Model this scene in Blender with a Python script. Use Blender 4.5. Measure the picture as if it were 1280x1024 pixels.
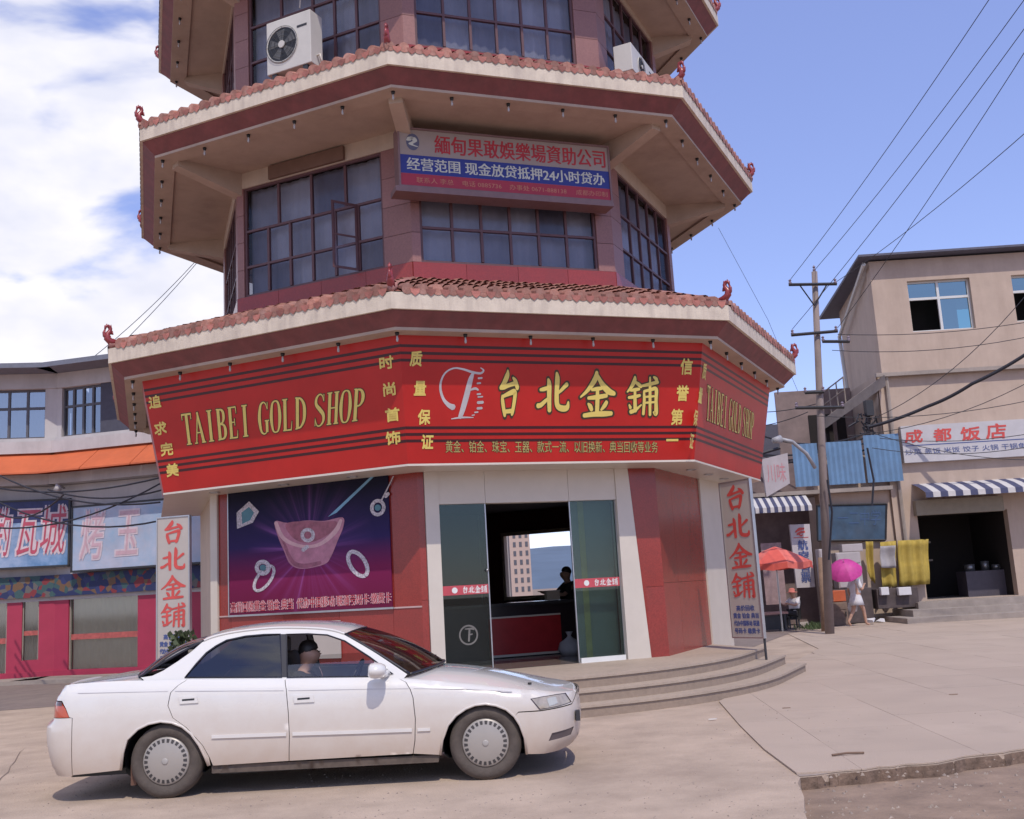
import bpy, bmesh, math, random
from mathutils import Vector, Matrix
from mathutils.geometry import delaunay_2d_cdt
random.seed(7)
PI=math.pi
R=math.radians
sc=bpy.context.scene
for o in list(bpy.data.objects): bpy.data.objects.remove(o)
# ------------------------------------------------------------------ camera
H=1.65; FPX=1301.1; PITCH=.1701; ROLL=-.0571; YAW=.0586
_fw=Vector((math.sin(YAW)*math.cos(PITCH),math.cos(YAW)*math.cos(PITCH),math.sin(PITCH)))
_r0=Vector((math.cos(YAW),-math.sin(YAW),0)); _u0=_r0.cross(_fw)
_rt=_r0*math.cos(ROLL)+_u0*math.sin(ROLL); _up=-_r0*math.sin(ROLL)+_u0*math.cos(ROLL)
cam=bpy.data.cameras.new('camera'); camo=bpy.data.objects.new('camera',cam); sc.collection.objects.link(camo)
cam.sensor_width=36; cam.lens=36*FPX/1280; cam.clip_start=.1; cam.clip_end=6000
M=Matrix((_rt,_up,-_fw)).transposed().to_4x4(); M.translation=(0,0,H); camo.matrix_world=M
sc.camera=camo
C0=Vector((0,0,H))
def ray(x,y): return _fw+_rt*((x-640)/FPX)-_up*((y-512)/FPX)
def gpt(x,y,z=0):
    d=ray(x,y); return C0+d*((z-H)/d.z)
# ------------------------------------------------------------------ sky and sun
SUN=Vector((.17,-.80,1.2)).normalized()
sun=bpy.data.lights.new('sun','SUN'); sun.energy=3.5; sun.angle=R(.55); sun.color=(1,.92,.80)
suno=bpy.data.objects.new('sun',sun); sc.collection.objects.link(suno); suno.rotation_euler=SUN.to_track_quat('Z','Y').to_euler()
w=bpy.data.worlds.new('World'); sc.world=w; w.use_nodes=True
nt=w.node_tree; nd=nt.nodes; lk=nt.links; nd.clear()
def N(nt,t,**k):
    n=nt.nodes.new(t)
    for a,b in k.items(): setattr(n,a,b)
    return n
def mathn(nt,op,a,b=None,c=None,clamp=False):
    n=nt.nodes.new('ShaderNodeMath'); n.operation=op; n.use_clamp=clamp
    for i,v in enumerate((a,b,c)):
        if v is None: continue
        if isinstance(v,(int,float)): n.inputs[i].default_value=v
        else: nt.links.new(v,n.inputs[i])
    return n.outputs[0]
sky=N(nt,'ShaderNodeTexSky'); sky.sky_type='NISHITA'; sky.sun_disc=False
sky.sun_elevation=math.asin(SUN.z); sky.sun_rotation=math.atan2(SUN.x,SUN.y); sky.dust_density=.5; sky.ozone_density=1.5; sky.altitude=900
tc=N(nt,'ShaderNodeTexCoord'); sp=N(nt,'ShaderNodeSeparateXYZ'); lk.new(tc.outputs['Generated'],sp.inputs[0])
mp=N(nt,'ShaderNodeMapping'); mp.inputs['Scale'].default_value=(1,1,2.0); mp.inputs['Location'].default_value=(.35,.1,.2); lk.new(tc.outputs['Generated'],mp.inputs[0])
nz=N(nt,'ShaderNodeTexNoise'); nz.inputs['Scale'].default_value=4.6; nz.inputs['Detail'].default_value=6; nz.inputs['Roughness'].default_value=.48; nz.inputs['Distortion'].default_value=.25
lk.new(mp.outputs[0],nz.inputs['Vector'])
side=mathn(nt,'MULTIPLY',sp.outputs[0],-.95)
side=mathn(nt,'MINIMUM',side,.03); side=mathn(nt,'MAXIMUM',side,-.30)
cm=mathn(nt,'ADD',nz.outputs[0],side)
mr=N(nt,'ShaderNodeMapRange'); mr.interpolation_type='SMOOTHSTEP'; lk.new(cm,mr.inputs[0]); mr.inputs[1].default_value=.485; mr.inputs[2].default_value=.60
skym=N(nt,'ShaderNodeMixRGB',blend_type='MULTIPLY'); skym.inputs[0].default_value=1; lk.new(sky.outputs[0],skym.inputs[1]); skym.inputs[2].default_value=(1.35,1.25,1.35,1)
skya=N(nt,'ShaderNodeMixRGB',blend_type='ADD'); skya.inputs[0].default_value=1; lk.new(skym.outputs[0],skya.inputs[1]); skya.inputs[2].default_value=(1.35,1.6,3.7,1)
mx=N(nt,'ShaderNodeMixRGB'); lk.new(mr.outputs[0],mx.inputs[0]); lk.new(skya.outputs[0],mx.inputs[1]); nz2=N(nt,'ShaderNodeTexNoise'); nz2.inputs['Scale'].default_value=9; nz2.inputs['Detail'].default_value=5; lk.new(mp.outputs[0],nz2.inputs['Vector'])
cc=N(nt,'ShaderNodeValToRGB'); cc.color_ramp.elements[0].position=.36; cc.color_ramp.elements[0].color=(.80,.82,.90,1); cc.color_ramp.elements[1].position=.60; cc.color_ramp.elements[1].color=(1,.99,1,1); lk.new(nz2.outputs[0],cc.inputs[0])
cs_=N(nt,'ShaderNodeMixRGB',blend_type='MULTIPLY'); cs_.inputs[0].default_value=1; lk.new(cc.outputs[0],cs_.inputs[1]); cs_.inputs[2].default_value=(10.6,10.5,11,1); lk.new(cs_.outputs[0],mx.inputs[2])
bg=N(nt,'ShaderNodeBackground'); bg.inputs[1].default_value=.118; lk.new(mx.outputs[0],bg.inputs[0])
out=N(nt,'ShaderNodeOutputWorld'); lk.new(bg.outputs[0],out.inputs[0])
vs=sc.view_settings; vs.view_transform='Standard'; vs.look='None'; vs.gamma=1; vs.use_curve_mapping=False; vs.exposure=-.25
sc.render.film_transparent=False
sc.cycles.max_bounces=8; sc.cycles.transparent_max_bounces=12
sc.cycles.use_denoising=True
# ------------------------------------------------------------------ helpers
COL=sc.collection
class MB:
    def __init__(s): s.v=[]; s.f=[]; s.m=[]; s.cm=0
    def add(s,vs,fs):
        b=len(s.v); s.v+= [Vector(v) for v in vs]
        for f in fs: s.f.append([b+i for i in f]); s.m.append(s.cm)
        return s
    def hexa(s,p): # p: 8 points, bottom 4 ccw then top 4
        return s.add(p,[(3,2,1,0),(4,5,6,7),(0,1,5,4),(1,2,6,5),(2,3,7,6),(3,0,4,7)])
    def box(s,x0,x1,y0,y1,z0,z1,T=None):
        p=[(x0,y0,z0),(x1,y0,z0),(x1,y1,z0),(x0,y1,z0),(x0,y0,z1),(x1,y0,z1),(x1,y1,z1),(x0,y1,z1)]
        if T: p=[T(*q) for q in p]
        return s.hexa(p)
    def quad(s,a,b,c,d): return s.add([a,b,c,d],[(0,1,2,3)])
    def prism(s,poly,fn,d0,d1):
        """poly list of 2d pts; fn(u,v,d)->xyz"""
        n=len(poly); s.add([fn(u,v,d0) for u,v in poly]+[fn(u,v,d1) for u,v in poly],
          [list(range(n))[::-1],list(range(n,2*n))]+[(i,(i+1)%n,n+(i+1)%n,n+i) for i in range(n)])
        return s
    def tube(s,pts,r,n=8,cap=True,closed=False):
        pts=[Vector(p) for p in pts]; m=len(pts); rr=r if isinstance(r,(list,tuple)) else [r]*m
        base=len(s.v); up=None
        for i,p in enumerate(pts):
            if closed: t=(pts[(i+1)%m]-pts[i-1])
            else: t=(pts[min(i+1,m-1)]-pts[max(i-1,0)])
            t.normalize()
            if up is None:
                up=Vector((0,0,1)) if abs(t.z)<.9 else Vector((1,0,0))
            a=t.cross(up); a.normalize(); up=a.cross(t); up.normalize()
            for k in range(n):
                an=2*PI*k/n; s.v.append(p+(a*math.cos(an)+up*math.sin(an))*rr[i])
        for i in range(m if closed else m-1):
            j=(i+1)%m
            for k in range(n):
                s.f.append([base+i*n+k,base+i*n+(k+1)%n,base+j*n+(k+1)%n,base+j*n+k]); s.m.append(s.cm)
        if cap and not closed:
            s.f.append([base+k for k in range(n)][::-1]); s.m.append(s.cm)
            s.f.append([base+(m-1)*n+k for k in range(n)]); s.m.append(s.cm)
        return s
    def cyl(s,a,b,r,n=12): return s.tube([a,b],r,n)
    def lathe(s,prof,o,ax,n=16,ph=0):
        """prof [(r,h)] around axis ax at o"""
        o=Vector(o); ax=Vector(ax).normalized(); e=Vector((0,0,1)) if abs(ax.z)<.9 else Vector((1,0,0))
        a=ax.cross(e).normalized(); b=ax.cross(a)
        base=len(s.v)
        for r,h in prof:
            for k in range(n):
                t=2*PI*k/n+ph; s.v.append(o+ax*h+(a*math.cos(t)+b*math.sin(t))*r)
        for i in range(len(prof)-1):
            for k in range(n): s.f.append([base+i*n+k,base+i*n+(k+1)%n,base+(i+1)*n+(k+1)%n,base+(i+1)*n+k]); s.m.append(s.cm)
        return s
    def grid(s,P): # P rows of points
        r=len(P); c=len(P[0]); b=len(s.v)
        for row in P: s.v+=[Vector(p) for p in row]
        for i in range(r-1):
            for j in range(c-1): s.f.append([b+i*c+j,b+i*c+j+1,b+(i+1)*c+j+1,b+(i+1)*c+j]); s.m.append(s.cm)
        return s
    def mesh(s,name,mats,smooth=False,fix=True,merge=0):
        me=bpy.data.meshes.new(name); me.from_pydata(s.v,[],s.f)
        mats=mats if isinstance(mats,(list,tuple)) else [mats]
        for m in mats: me.materials.append(m)
        me.polygons.foreach_set('material_index',s.m)
        if fix or merge:
            bm=bmesh.new(); bm.from_mesh(me)
            if merge: bmesh.ops.remove_doubles(bm,verts=bm.verts,dist=merge)
            if fix: bmesh.ops.recalc_face_normals(bm,faces=bm.faces)
            bm.to_mesh(me); bm.free()
        if smooth: me.polygons.foreach_set('use_smooth',[True]*len(me.polygons))
        return me
    def build(s,name,mats,parent=None,smooth=False,fix=True,merge=0,bevel=0,**k):
        o=bpy.data.objects.new(name,s.mesh(name,mats,smooth,fix,merge)); COL.objects.link(o); o.parent=parent
        if smooth=='auto': pass
        if bevel:
            b=o.modifiers.new('b','BEVEL'); b.width=bevel; b.segments=2; b.limit_method='ANGLE'
        return tag(o,**k)
def tag(o,label=None,cat=None,group=None,kind=None):
    if label: o['label']=label
    if cat: o['category']=cat
    if group: o['group']=group
    if kind: o['kind']=kind
    return o
def empty(name,loc,rz=0,**k):
    o=bpy.data.objects.new(name,None); COL.objects.link(o); o.location=loc; o.rotation_euler=(0,0,rz); o.empty_display_size=.2
    return tag(o,**k)
def inst(name,me,parent,loc=(0,0,0),rz=0,mat=None,**k):
    o=bpy.data.objects.new(name,me); COL.objects.link(o); o.parent=parent
    if mat is not None: o.matrix_local=mat
    else: o.location=loc; o.rotation_euler=(0,0,rz)
    return tag(o,**k)
def autosm(me,ang=35):
    me.polygons.foreach_set('use_smooth',[True]*len(me.polygons))
    bm=bmesh.new(); bm.from_mesh(me)
    for e in bm.edges: 
        if len(e.link_faces)==2 and e.calc_face_angle()>R(ang): e.smooth=False
    bm.to_mesh(me); bm.free(); return me
# ------------------------------------------------------------------ materials
MATS={}
def mat(name,col,rough=.6,var=.12,scale=6,bump=0,bscale=None,metal=0,spec=.5,grime=0,gcol=None,gscale=1.2,coat=0,streak=0,emit=None,trans=0,alpha=1):
    if name in MATS: return MATS[name]
    m=bpy.data.materials.new(name); m.use_nodes=True; t=m.node_tree; b=t.nodes['Principled BSDF']
    b.inputs['Roughness'].default_value=rough; b.inputs['Metallic'].default_value=metal; b.inputs['Specular IOR Level'].default_value=spec
    b.inputs['Coat Weight'].default_value=coat; b.inputs['Coat Roughness'].default_value=.05
    c=N(t,'ShaderNodeTexCoord'); co=c.outputs['Object']
    n=N(t,'ShaderNodeTexNoise'); n.inputs['Scale'].default_value=scale; n.inputs['Detail'].default_value=6; n.inputs['Roughness'].default_value=.62; t.links.new(co,n.inputs['Vector'])
    r=N(t,'ShaderNodeMapRange'); t.links.new(n.outputs[0],r.inputs[0]); r.inputs[1].default_value=.3; r.inputs[2].default_value=.7
    x=N(t,'ShaderNodeMixRGB'); t.links.new(r.outputs[0],x.inputs[0])
    x.inputs[1].default_value=(*[q*(1-var) for q in col],1); x.inputs[2].default_value=(*[min(1,q*(1+var)) for q in col],1)
    last=x.outputs[0]
    if grime:
        g=N(t,'ShaderNodeTexNoise'); g.inputs['Scale'].default_value=gscale; g.inputs['Detail'].default_value=8; g.inputs['Roughness'].default_value=.7
        if streak:
            mm=N(t,'ShaderNodeMapping'); mm.inputs['Scale'].default_value=(streak,streak,.35); t.links.new(co,mm.inputs[0]); t.links.new(mm.outputs[0],g.inputs['Vector'])
        else: t.links.new(co,g.inputs['Vector'])
        gr=N(t,'ShaderNodeMapRange'); t.links.new(g.outputs[0],gr.inputs[0]); gr.inputs[1].default_value=.45; gr.inputs[2].default_value=.75; gr.inputs[4].default_value=grime
        y=N(t,'ShaderNodeMixRGB'); t.links.new(gr.outputs[0],y.inputs[0]); t.links.new(last,y.inputs[1]); y.inputs[2].default_value=(*(gcol or [q*.45 for q in col]),1); last=y.outputs[0]
    t.links.new(last,b.inputs['Base Color'])
    if bump:
        bn=N(t,'ShaderNodeTexNoise'); bn.inputs['Scale'].default_value=bscale or scale*4; bn.inputs['Detail'].default_value=5; t.links.new(co,bn.inputs['Vector'])
        bb=N(t,'ShaderNodeBump'); bb.inputs['Strength'].default_value=bump; bb.inputs['Distance'].default_value=.02; t.links.new(bn.outputs[0],bb.inputs['Height']); t.links.new(bb.outputs[0],b.inputs['Normal'])
    if name in ('terracotta roof tile','terracotta pan tile','pale concrete slab','red granite lower','brown pink granite'):
        oi=N(t,'ShaderNodeObjectInfo'); q_=N(t,'ShaderNodeMapRange'); t.links.new(oi.outputs['Random'],q_.inputs[0]); k_=.35 if 'tile' in name else (.03 if 'slab' in name else .10); q_.inputs[3].default_value=1-k_; q_.inputs[4].default_value=1+k_
        h_=N(t,'ShaderNodeHueSaturation'); t.links.new(q_.outputs[0],h_.inputs['Value']); t.links.new(last,h_.inputs['Color']); t.links.new(h_.outputs[0],b.inputs['Base Color'])
    if emit: b.inputs['Emission Color'].default_value=(*emit[0],1); b.inputs['Emission Strength'].default_value=emit[1]
    MATS[name]=m; return m
def glass(name,tint=(.6,.65,.65),transp=.6,rough=.02,refl=(1,1,1),fk=.9):
    m=bpy.data.materials.new(name); m.use_nodes=True; t=m.node_tree; t.nodes.clear()
    o=N(t,'ShaderNodeOutputMaterial'); tr=N(t,'ShaderNodeBsdfTransparent'); tr.inputs[0].default_value=(*tint,1)
    gl=N(t,'ShaderNodeBsdfGlossy'); gl.inputs['Roughness'].default_value=rough; gl.inputs[0].default_value=(*refl,1)
    fr=N(t,'ShaderNodeFresnel'); fr.inputs[0].default_value=1.5
    k=mathn(t,'MULTIPLY_ADD',fr.outputs[0],fk,1-transp,clamp=True) if transp<1 else fr.outputs[0]
    mx=N(t,'ShaderNodeMixShader'); t.links.new(k,mx.inputs[0]); t.links.new(tr.outputs[0],mx.inputs[1]); t.links.new(gl.outputs[0],mx.inputs[2]); t.links.new(mx.outputs[0],o.inputs[0])
    return m
m_cream=mat('cream plaster',(.50,.41,.33),.8,.08,3,.15,60,grime=.35,gcol=(.33,.25,.22),gscale=1.5,streak=2.5)
m_soff=mat('soffit paint',(.46,.36,.29),.85,.08,2,.1,50,grime=.5,gcol=(.27,.19,.15),gscale=.9)
m_fascia=mat('fascia concrete',(.62,.53,.43),.8,.1,5,.2,50,grime=.5,gcol=(.28,.22,.2),gscale=2.2,streak=3)
m_maroon=mat('maroon paint',(.19,.055,.055),.65,.2,4,.08,40,grime=.6,gcol=(.10,.045,.045),gscale=1.6,streak=2)
m_pier=mat('brown pink granite',(.27,.13,.115),.45,.14,30,grime=.6,gcol=(.2,.09,.09),gscale=1.2)
m_red=mat('red granite',(.27,.032,.024),.2,.25,55,grime=.4,gcol=(.14,.02,.018),gscale=2,spec=.5)
m_redlow=mat('red granite lower',(.28,.04,.033),.25,.22,50,grime=.45,gcol=(.16,.04,.033),gscale=2)
m_white=mat('white cladding',(.60,.54,.47),.35,.04,3,grime=.35,gcol=(.5,.44,.38))
m_tile=mat('terracotta roof tile',(.31,.135,.10),.7,.28,9,.2,40,grime=.45,gcol=(.52,.36,.32),gscale=5)
m_tiled=mat('terracotta pan tile',(.34,.125,.10),.75,.25,9,.2,40)
m_ridge=mat('ridge mortar',(.36,.17,.15),.8,.25,9,.3,30)
m_finial=mat('glazed finial',(.26,.04,.045),.3,.25,15)
m_frame=mat('window frame maroon',(.11,.05,.055),.5,.1)
m_dark=mat('dark metal',(.03,.03,.035),.5)
m_black=mat('black plastic',(.015,.015,.017),.45,.1)
m_steel=mat('steel',(.45,.45,.46),.3,.08,metal=.8)
m_signred=mat('sign red vinyl',(.46,.018,.014),.34,.12,1.2,.12,2.5,grime=.25,gcol=(.34,.02,.02),gscale=.5,spec=.4)
m_signdark=mat('sign stripe',(.045,.006,.010),.35,.05)
m_gold=mat('sign gold letter',(.72,.56,.14),.4,.05)
m_pink=mat('faded pink side',(.42,.16,.16),.7,.12,3,grime=.4)
m_bulb=mat('bulb white',(.42,.40,.40),.2,.02)
m_wpaint=mat('white plain',(.72,.72,.70),.5,.03,grime=.15)
m_signw=mat('sign white panel',(.43,.385,.35),.5,.05,2,grime=.25,gcol=(.4,.34,.3))
m_redink=mat('red letter',(.55,.07,.06),.5,.15,8)
m_blueink=mat('blue letter',(.06,.09,.25),.5,.1)
def onyaw(x,y,dep):
    d=ray(x,y); return C0+d*(dep/(d.x*math.sin(YAW)+d.y*math.cos(YAW)))
def ydep(p): return (p[0]*math.sin(YAW)+p[1]*math.cos(YAW))
m_step=mat('step granite',(.29,.22,.17),.8,.12,14,.25,90,grime=.35,gcol=(.29,.22,.17),gscale=2.2)
m_carw=mat('car white paint',(.68,.665,.64),.22,.015,2,coat=1.0,grime=.12,gcol=(.62,.55,.47),gscale=1.5)
m_chrome=mat('hubcap silver',(.37,.34,.31),.38,.06,metal=.25,grime=.3,gcol=(.35,.3,.26),gscale=6)
m_tyre=mat('tyre rubber',(.085,.068,.058),.85,.2,12,.2,60)
m_inter=mat('interior cloth',(.11,.10,.10),.9,.1)
m_skin=mat('skin',(.48,.28,.20),.55,.05)
m_hair=mat('hair',(.015,.012,.012),.5,.1)
# ------------------------------------------------------------------ text
_TC={}
def textmesh(s,off=0,res=2):
    key=(s,off)
    if key in _TC: return _TC[key]
    c=bpy.data.curves.new('t','FONT'); c.body=s; c.size=1; c.offset=off; c.resolution_u=res; c.fill_mode='FRONT'
    o=bpy.data.objects.new('t',c); COL.objects.link(o); bpy.context.view_layer.update()
    me=bpy.data.meshes.new_from_object(o.evaluated_get(bpy.context.evaluated_depsgraph_get()))
    vs=[(v.co.x,v.co.y) for v in me.vertices]; fs=[list(p.vertices) for p in me.polygons]
    bpy.data.objects.remove(o); bpy.data.curves.remove(c); bpy.data.meshes.remove(me)
    _TC[key]=(vs,fs); return _TC[key]
def put_text(mb,s,fn,u0,u1,v0,v1,d=.003,off=0,shear=0,ref=None):
    vs,fs=textmesh(s,off)
    if not vs: return
    rv,_=textmesh(ref or s,0)
    xa=min(v[0] for v in rv); xb=max(v[0] for v in rv); ya=min(v[1] for v in rv); yb=max(v[1] for v in rv)
    def T(p):
        a=(p[0]-xa)/max(1e-6,xb-xa); b=(p[1]-ya)/max(1e-6,yb-ya)
        return fn(u0+a*(u1-u0)+shear*(b-.5)*(v1-v0),v0+b*(v1-v0),d)
    mb.add([T(p) for p in vs],fs)
def bold_text(mb,s,fn,u0,u1,v0,v1,d=.003,b=.01,shear=0,ref=None):
    """several slightly shifted copies, each a hair in front of the last"""
    for i,(a,c) in enumerate(((-b,-b),(b,-b),(-b,b),(b,b))):
        put_text(mb,s,lambda u,v,dd:fn(u+a,v+c,dd),u0,u1,v0,v1,d+i*.00025,0,shear,ref)
def catmull(P,k=5):
    if len(P)<3: k=3
    Q=[P[0]]+list(P)+[P[-1]]; o=[]
    for i in range(1,len(Q)-2):
        for j in range(k):
            t=j/k; a,b,c,d=Q[i-1],Q[i],Q[i+1],Q[i+2]
            o.append(tuple(.5*((2*b[q])+(-a[q]+c[q])*t+(2*a[q]-5*b[q]+4*c[q]-d[q])*t*t+(-a[q]+3*b[q]-3*c[q]+d[q])*t**3) for q in range(3)))
    o.append(P[-1]); return o
def stroke(mb,P,fn,d,grow=0,smooth=True,cap=True):
    P=catmull(P) if smooth else list(P)
    L=[];Rr=[]
    n=len(P)
    for i,p in enumerate(P):
        a=P[max(0,i-1)]; b=P[min(n-1,i+1)]; tx,ty=b[0]-a[0],b[1]-a[1]; l=math.hypot(tx,ty) or 1; tx/=l;ty/=l
        x,y,w_=p; hw=w_/2+grow
        if i==0 : x-=tx*grow; y-=ty*grow
        if i==n-1: x+=tx*grow; y+=ty*grow
        L.append((x-ty*hw,y+tx*hw)); Rr.append((x+ty*hw,y-tx*hw))
    if cap: # rounded ends
        for end,idx,sg in ((0,0,-1),(1,n-1,1)):
            a=P[max(0,idx-1)]; b=P[min(n-1,idx+1)]; tx,ty=b[0]-a[0],b[1]-a[1]; l=math.hypot(tx,ty) or 1; tx/=l;ty/=l
            hw=P[idx][2]/2+grow; q=(P[idx][0]+sg*tx*(hw*.6+grow),P[idx][1]+sg*ty*(hw*.6+grow))
            q1=(q[0]-ty*hw*.45,q[1]+tx*hw*.45); q2=(q[0]+ty*hw*.45,q[1]-tx*hw*.45)
            if end==0: L.insert(0,q1); Rr.insert(0,q2)
            else: L.append(q1); Rr.append(q2)
    m=len(L); mb.add([fn(x,y,d) for x,y in L]+[fn(x,y,d) for x,y in Rr],[(i,i+1,m+i+1,m+i) for i in range(m-1)])
BR={'台':[[(47,99,6),(45,88,15),(30,70,13),(18,62,7)],[(18,62,8),(32,64,11),(52,68,9),(74,72,10)],[(66,84,5),(76,76,12),(84,62,13)],[(26,46,6),(27,36,12),(32,16,12),(36,4,10)],[(28,44,7),(50,50,10),(72,54,13),(74,44,13),(66,14,11),(62,6,8)],[(34,12,9),(50,13,9),(68,14,10)]],
'北':[[(34,84,6),(37,72,13),(37,40,13),(38,8,11)],[(10,58,7),(22,60,10),(38,64,8)],[(2,20,12),(12,22,11),(26,32,9),(38,40,6)],[(60,99,7),(62,84,14),(60,50,13),(62,22,14),(76,14,15),(92,16,13),(96,30,5)],[(92,72,11),(84,66,10),(72,56,8),(62,50,6)]],
'金':[[(48,99,8),(44,84,13),(24,60,9),(3,44,4)],[(50,92,7),(62,74,12),(80,58,15),(98,52,9)],[(34,60,6),(48,62,9),(64,64,7)],[(24,42,7),(48,44,10),(76,48,9)],[(50,64,8),(50,40,11),(49,12,11)],[(24,30,5),(30,24,11),(34,16,9)],[(76,34,9),(70,26,10),(60,16,5)],[(12,4,9),(40,7,11),(70,8,12),(90,9,9)]],
'铺':[[(26,99,6),(24,88,12),(14,72,9),(2,60,4)],[(26,86,6),(36,80,10),(46,74,9)],[(12,64,6),(26,66,9),(40,68,7)],[(6,46,7),(24,48,9),(42,52,7)],[(26,66,7),(26,40,10),(27,12,11)],[(8,28,5),(12,20,9)],[(12,10,11),(26,14,9),(46,28,4)],[(48,76,6),(70,80,9),(98,86,9)],[(84,99,5),(92,94,10),(94,88,9)],[(54,62,6),(55,40,9),(52,4,8)],[(54,62,7),(74,66,8),(92,68,11),(92,40,10),(92,6,12),(84,10,5)],[(58,48,5),(72,49,6),(88,50,5)],[(58,33,5),(72,34,6),(88,35,5)],[(73,98,5),(73,60,9),(73,2,8)]]}
def brush(mb_f,mb_o,ch,fn,u0,u1,v0,v1,d=.004,grow=3.0,lean=0):
    f=lambda x,y,dd: fn(u0+(u1-u0)*x/100+lean*(y-50)/100*(u1-u0),v0+(v1-v0)*y/100,dd)
    for i,s in enumerate(BR[ch]):
        if mb_o: stroke(mb_o,s,f,d-.002+i*.0001,grow)
        stroke(mb_f,s,f,d+i*.0002)
FT=lambda x,w_=20:[(x-w_/2,2,4),(x+w_/2,2,4)]
HD=lambda x,w_=20:[(x-w_/2,98,4),(x+w_/2,98,4)]
def stem(x,w_=12): return [(x,98,w_),(x,2,w_)]
SER={'T':[[(2,97,6),(48,97,6)],[(4,97,4),(4,80,3)],[(46,97,4),(46,80,3)],stem(25,13),FT(25,24)],
'A':[[(25,99,5),(7,2,5)],[(23,99,8),(42,2,13)],[(13,34,4),(35,34,4)],FT(6,14),FT(43,20)],
'I':[stem(25,13),FT(25,24),HD(25,24)],
'B':[stem(13,13),[(4,98,4),(14,98,4)],[(4,2,4),(14,2,4)],[(13,97,4),(28,95,7),(36,85,11),(36,66,11),(28,54,6),(13,52,4)],[(13,51,4),(32,48,7),(40,36,12),(40,17,12),(31,5,7),(13,3,4)]],
'E':[stem(13,13),[(4,98,4),(40,98,5)],[(39,98,4),(41,78,2)],[(13,51,4),(32,51,4)],[(32,62,3),(32,40,3)],[(4,2,4),(43,2,5)],[(41,2,4),(44,24,2)]],
'G':[[(43,76,2),(36,94,4),(25,99,5),(13,88,9),(7,50,13),(13,12,9),(25,1,5),(36,4,4),(40,14,5)],[(40,40,12),(40,5,11)],[(31,41,4),(50,41,4)],[(44,98,3),(44,76,2)]],
'O':[[(25,99,4),(12,90,8),(6,50,13),(12,10,8),(25,1,4),(38,10,8),(44,50,13),(38,90,8),(25,99,4)]],
'L':[stem(13,13),HD(13,22),[(4,2,4),(42,2,5)],[(40,2,4),(43,28,2)]],
'D':[stem(13,13),[(4,98,4),(14,98,4)],[(4,2,4),(14,2,4)],[(13,97,4),(28,93,7),(41,75,11),(44,50,13),(41,25,11),(28,7,7),(13,3,4)]],
'S':[[(41,76,2),(34,94,4),(22,98,5),(10,86,9),(10,68,11),(25,52,13),(40,35,12),(41,15,9),(28,2,5),(14,4,4),(6,24,2)],[(41,98,3),(42,76,2)],[(6,2,3),(6,26,2)]],
'H':[stem(12,12),stem(41,12),FT(12),FT(41),HD(12),HD(41),[(12,51,4),(41,51,4)]],
'P':[stem(13,13),FT(13,22),[(4,98,4),(14,98,4)],[(13,97,4),(30,94,7),(40,80,12),(40,62,12),(30,48,6),(13,46,4)]]}
def serif_text(mf,mo,s,fn,u0,u1,v0,v1,d=.004):
    adv=54; W=sum(adv if c!=' ' else 30 for c in s); x=0
    for c in s:
        if c==' ': x+=30; continue
        f=lambda a,b,dd,x=x: fn(u0+(u1-u0)*(x+a)/W,v0+(v1-v0)*b/100,dd)
        mf,mo=MB(),MB()
        for i,st in enumerate(SER[c]):
            sm=len(st)>2
            if mo: stroke(mo,st,f,d-.002+i*.0001,2.6,sm,False)
            stroke(mf,st,f,d+i*.0002,0,sm,False)
        l_=mf.build('letter',m_gold,sign,fix=False); mo.build('outline',m_outl,l_,fix=False); x+=adv
# ------------------------------------------------------------------ ground
def poly_obj(name,pts,z,m,thick=0,parent=None,**k):
    mb=MB(); n=len(pts)
    if thick: mb.prism([(p[0],p[1]) for p in pts],lambda u,v,d:(u,v,d),z-thick,z)
    else: mb.add([(p[0],p[1],z) for p in pts],[list(range(n))])
    return mb.build(name,m,parent,**k)
m_dirt=mat('dirt ground',(.27,.19,.14),.95,.25,2.5,.5,18,grime=.6,gcol=(.15,.105,.085),gscale=1.1)
m_road=mat('dusty concrete road',(.44,.34,.265),.9,.14,1.6,.5,45,grime=.65,gcol=(.215,.155,.12),gscale=.6)
m_apron=mat('pale concrete slab',(.43,.34,.275),.88,.10,1.6,.3,70,grime=.4,gcol=(.28,.21,.165),gscale=.8)
m_asph=mat('brown asphalt',(.20,.155,.14),.9,.15,3,.3,60,grime=.4,gcol=(.30,.24,.2),gscale=.8)
G=lambda x,y:tuple(gpt(x,y).xy)
MB().add([(-900,-200,-.10),(900,-200,-.10),(900,1500,-.10),(-900,1500,-.10)],[(0,1,2,3)]).build('ground',m_dirt,kind='structure')
def jag(a,b,n,amp):
    o=[]
    for i in range(n):
        t=i/n; o.append((a[0]+(b[0]-a[0])*t+random.uniform(-amp,amp),a[1]+(b[1]-a[1])*t+random.uniform(-amp,amp)))
    return o
e0=G(1001,971); e1=G(1150,957); e2=G(1280,938); e3=(e2[0]+(e2[0]-e1[0])*6,e2[1]+(e2[1]-e1[1])*6)
eb=G(1006,1030)
edge=jag(e0,e1,9,.035)+jag(e1,e2,9,.04)+jag(e2,e3,12,.05)+[e3]
road=[(-70,-12),(eb[0]+.3,-12),eb]+jag(eb,e0,6,.03)+edge+[(60,30),(60,70),(-70,70)]
poly_obj('road',road,0,m_road,.16,kind='structure')
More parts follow.
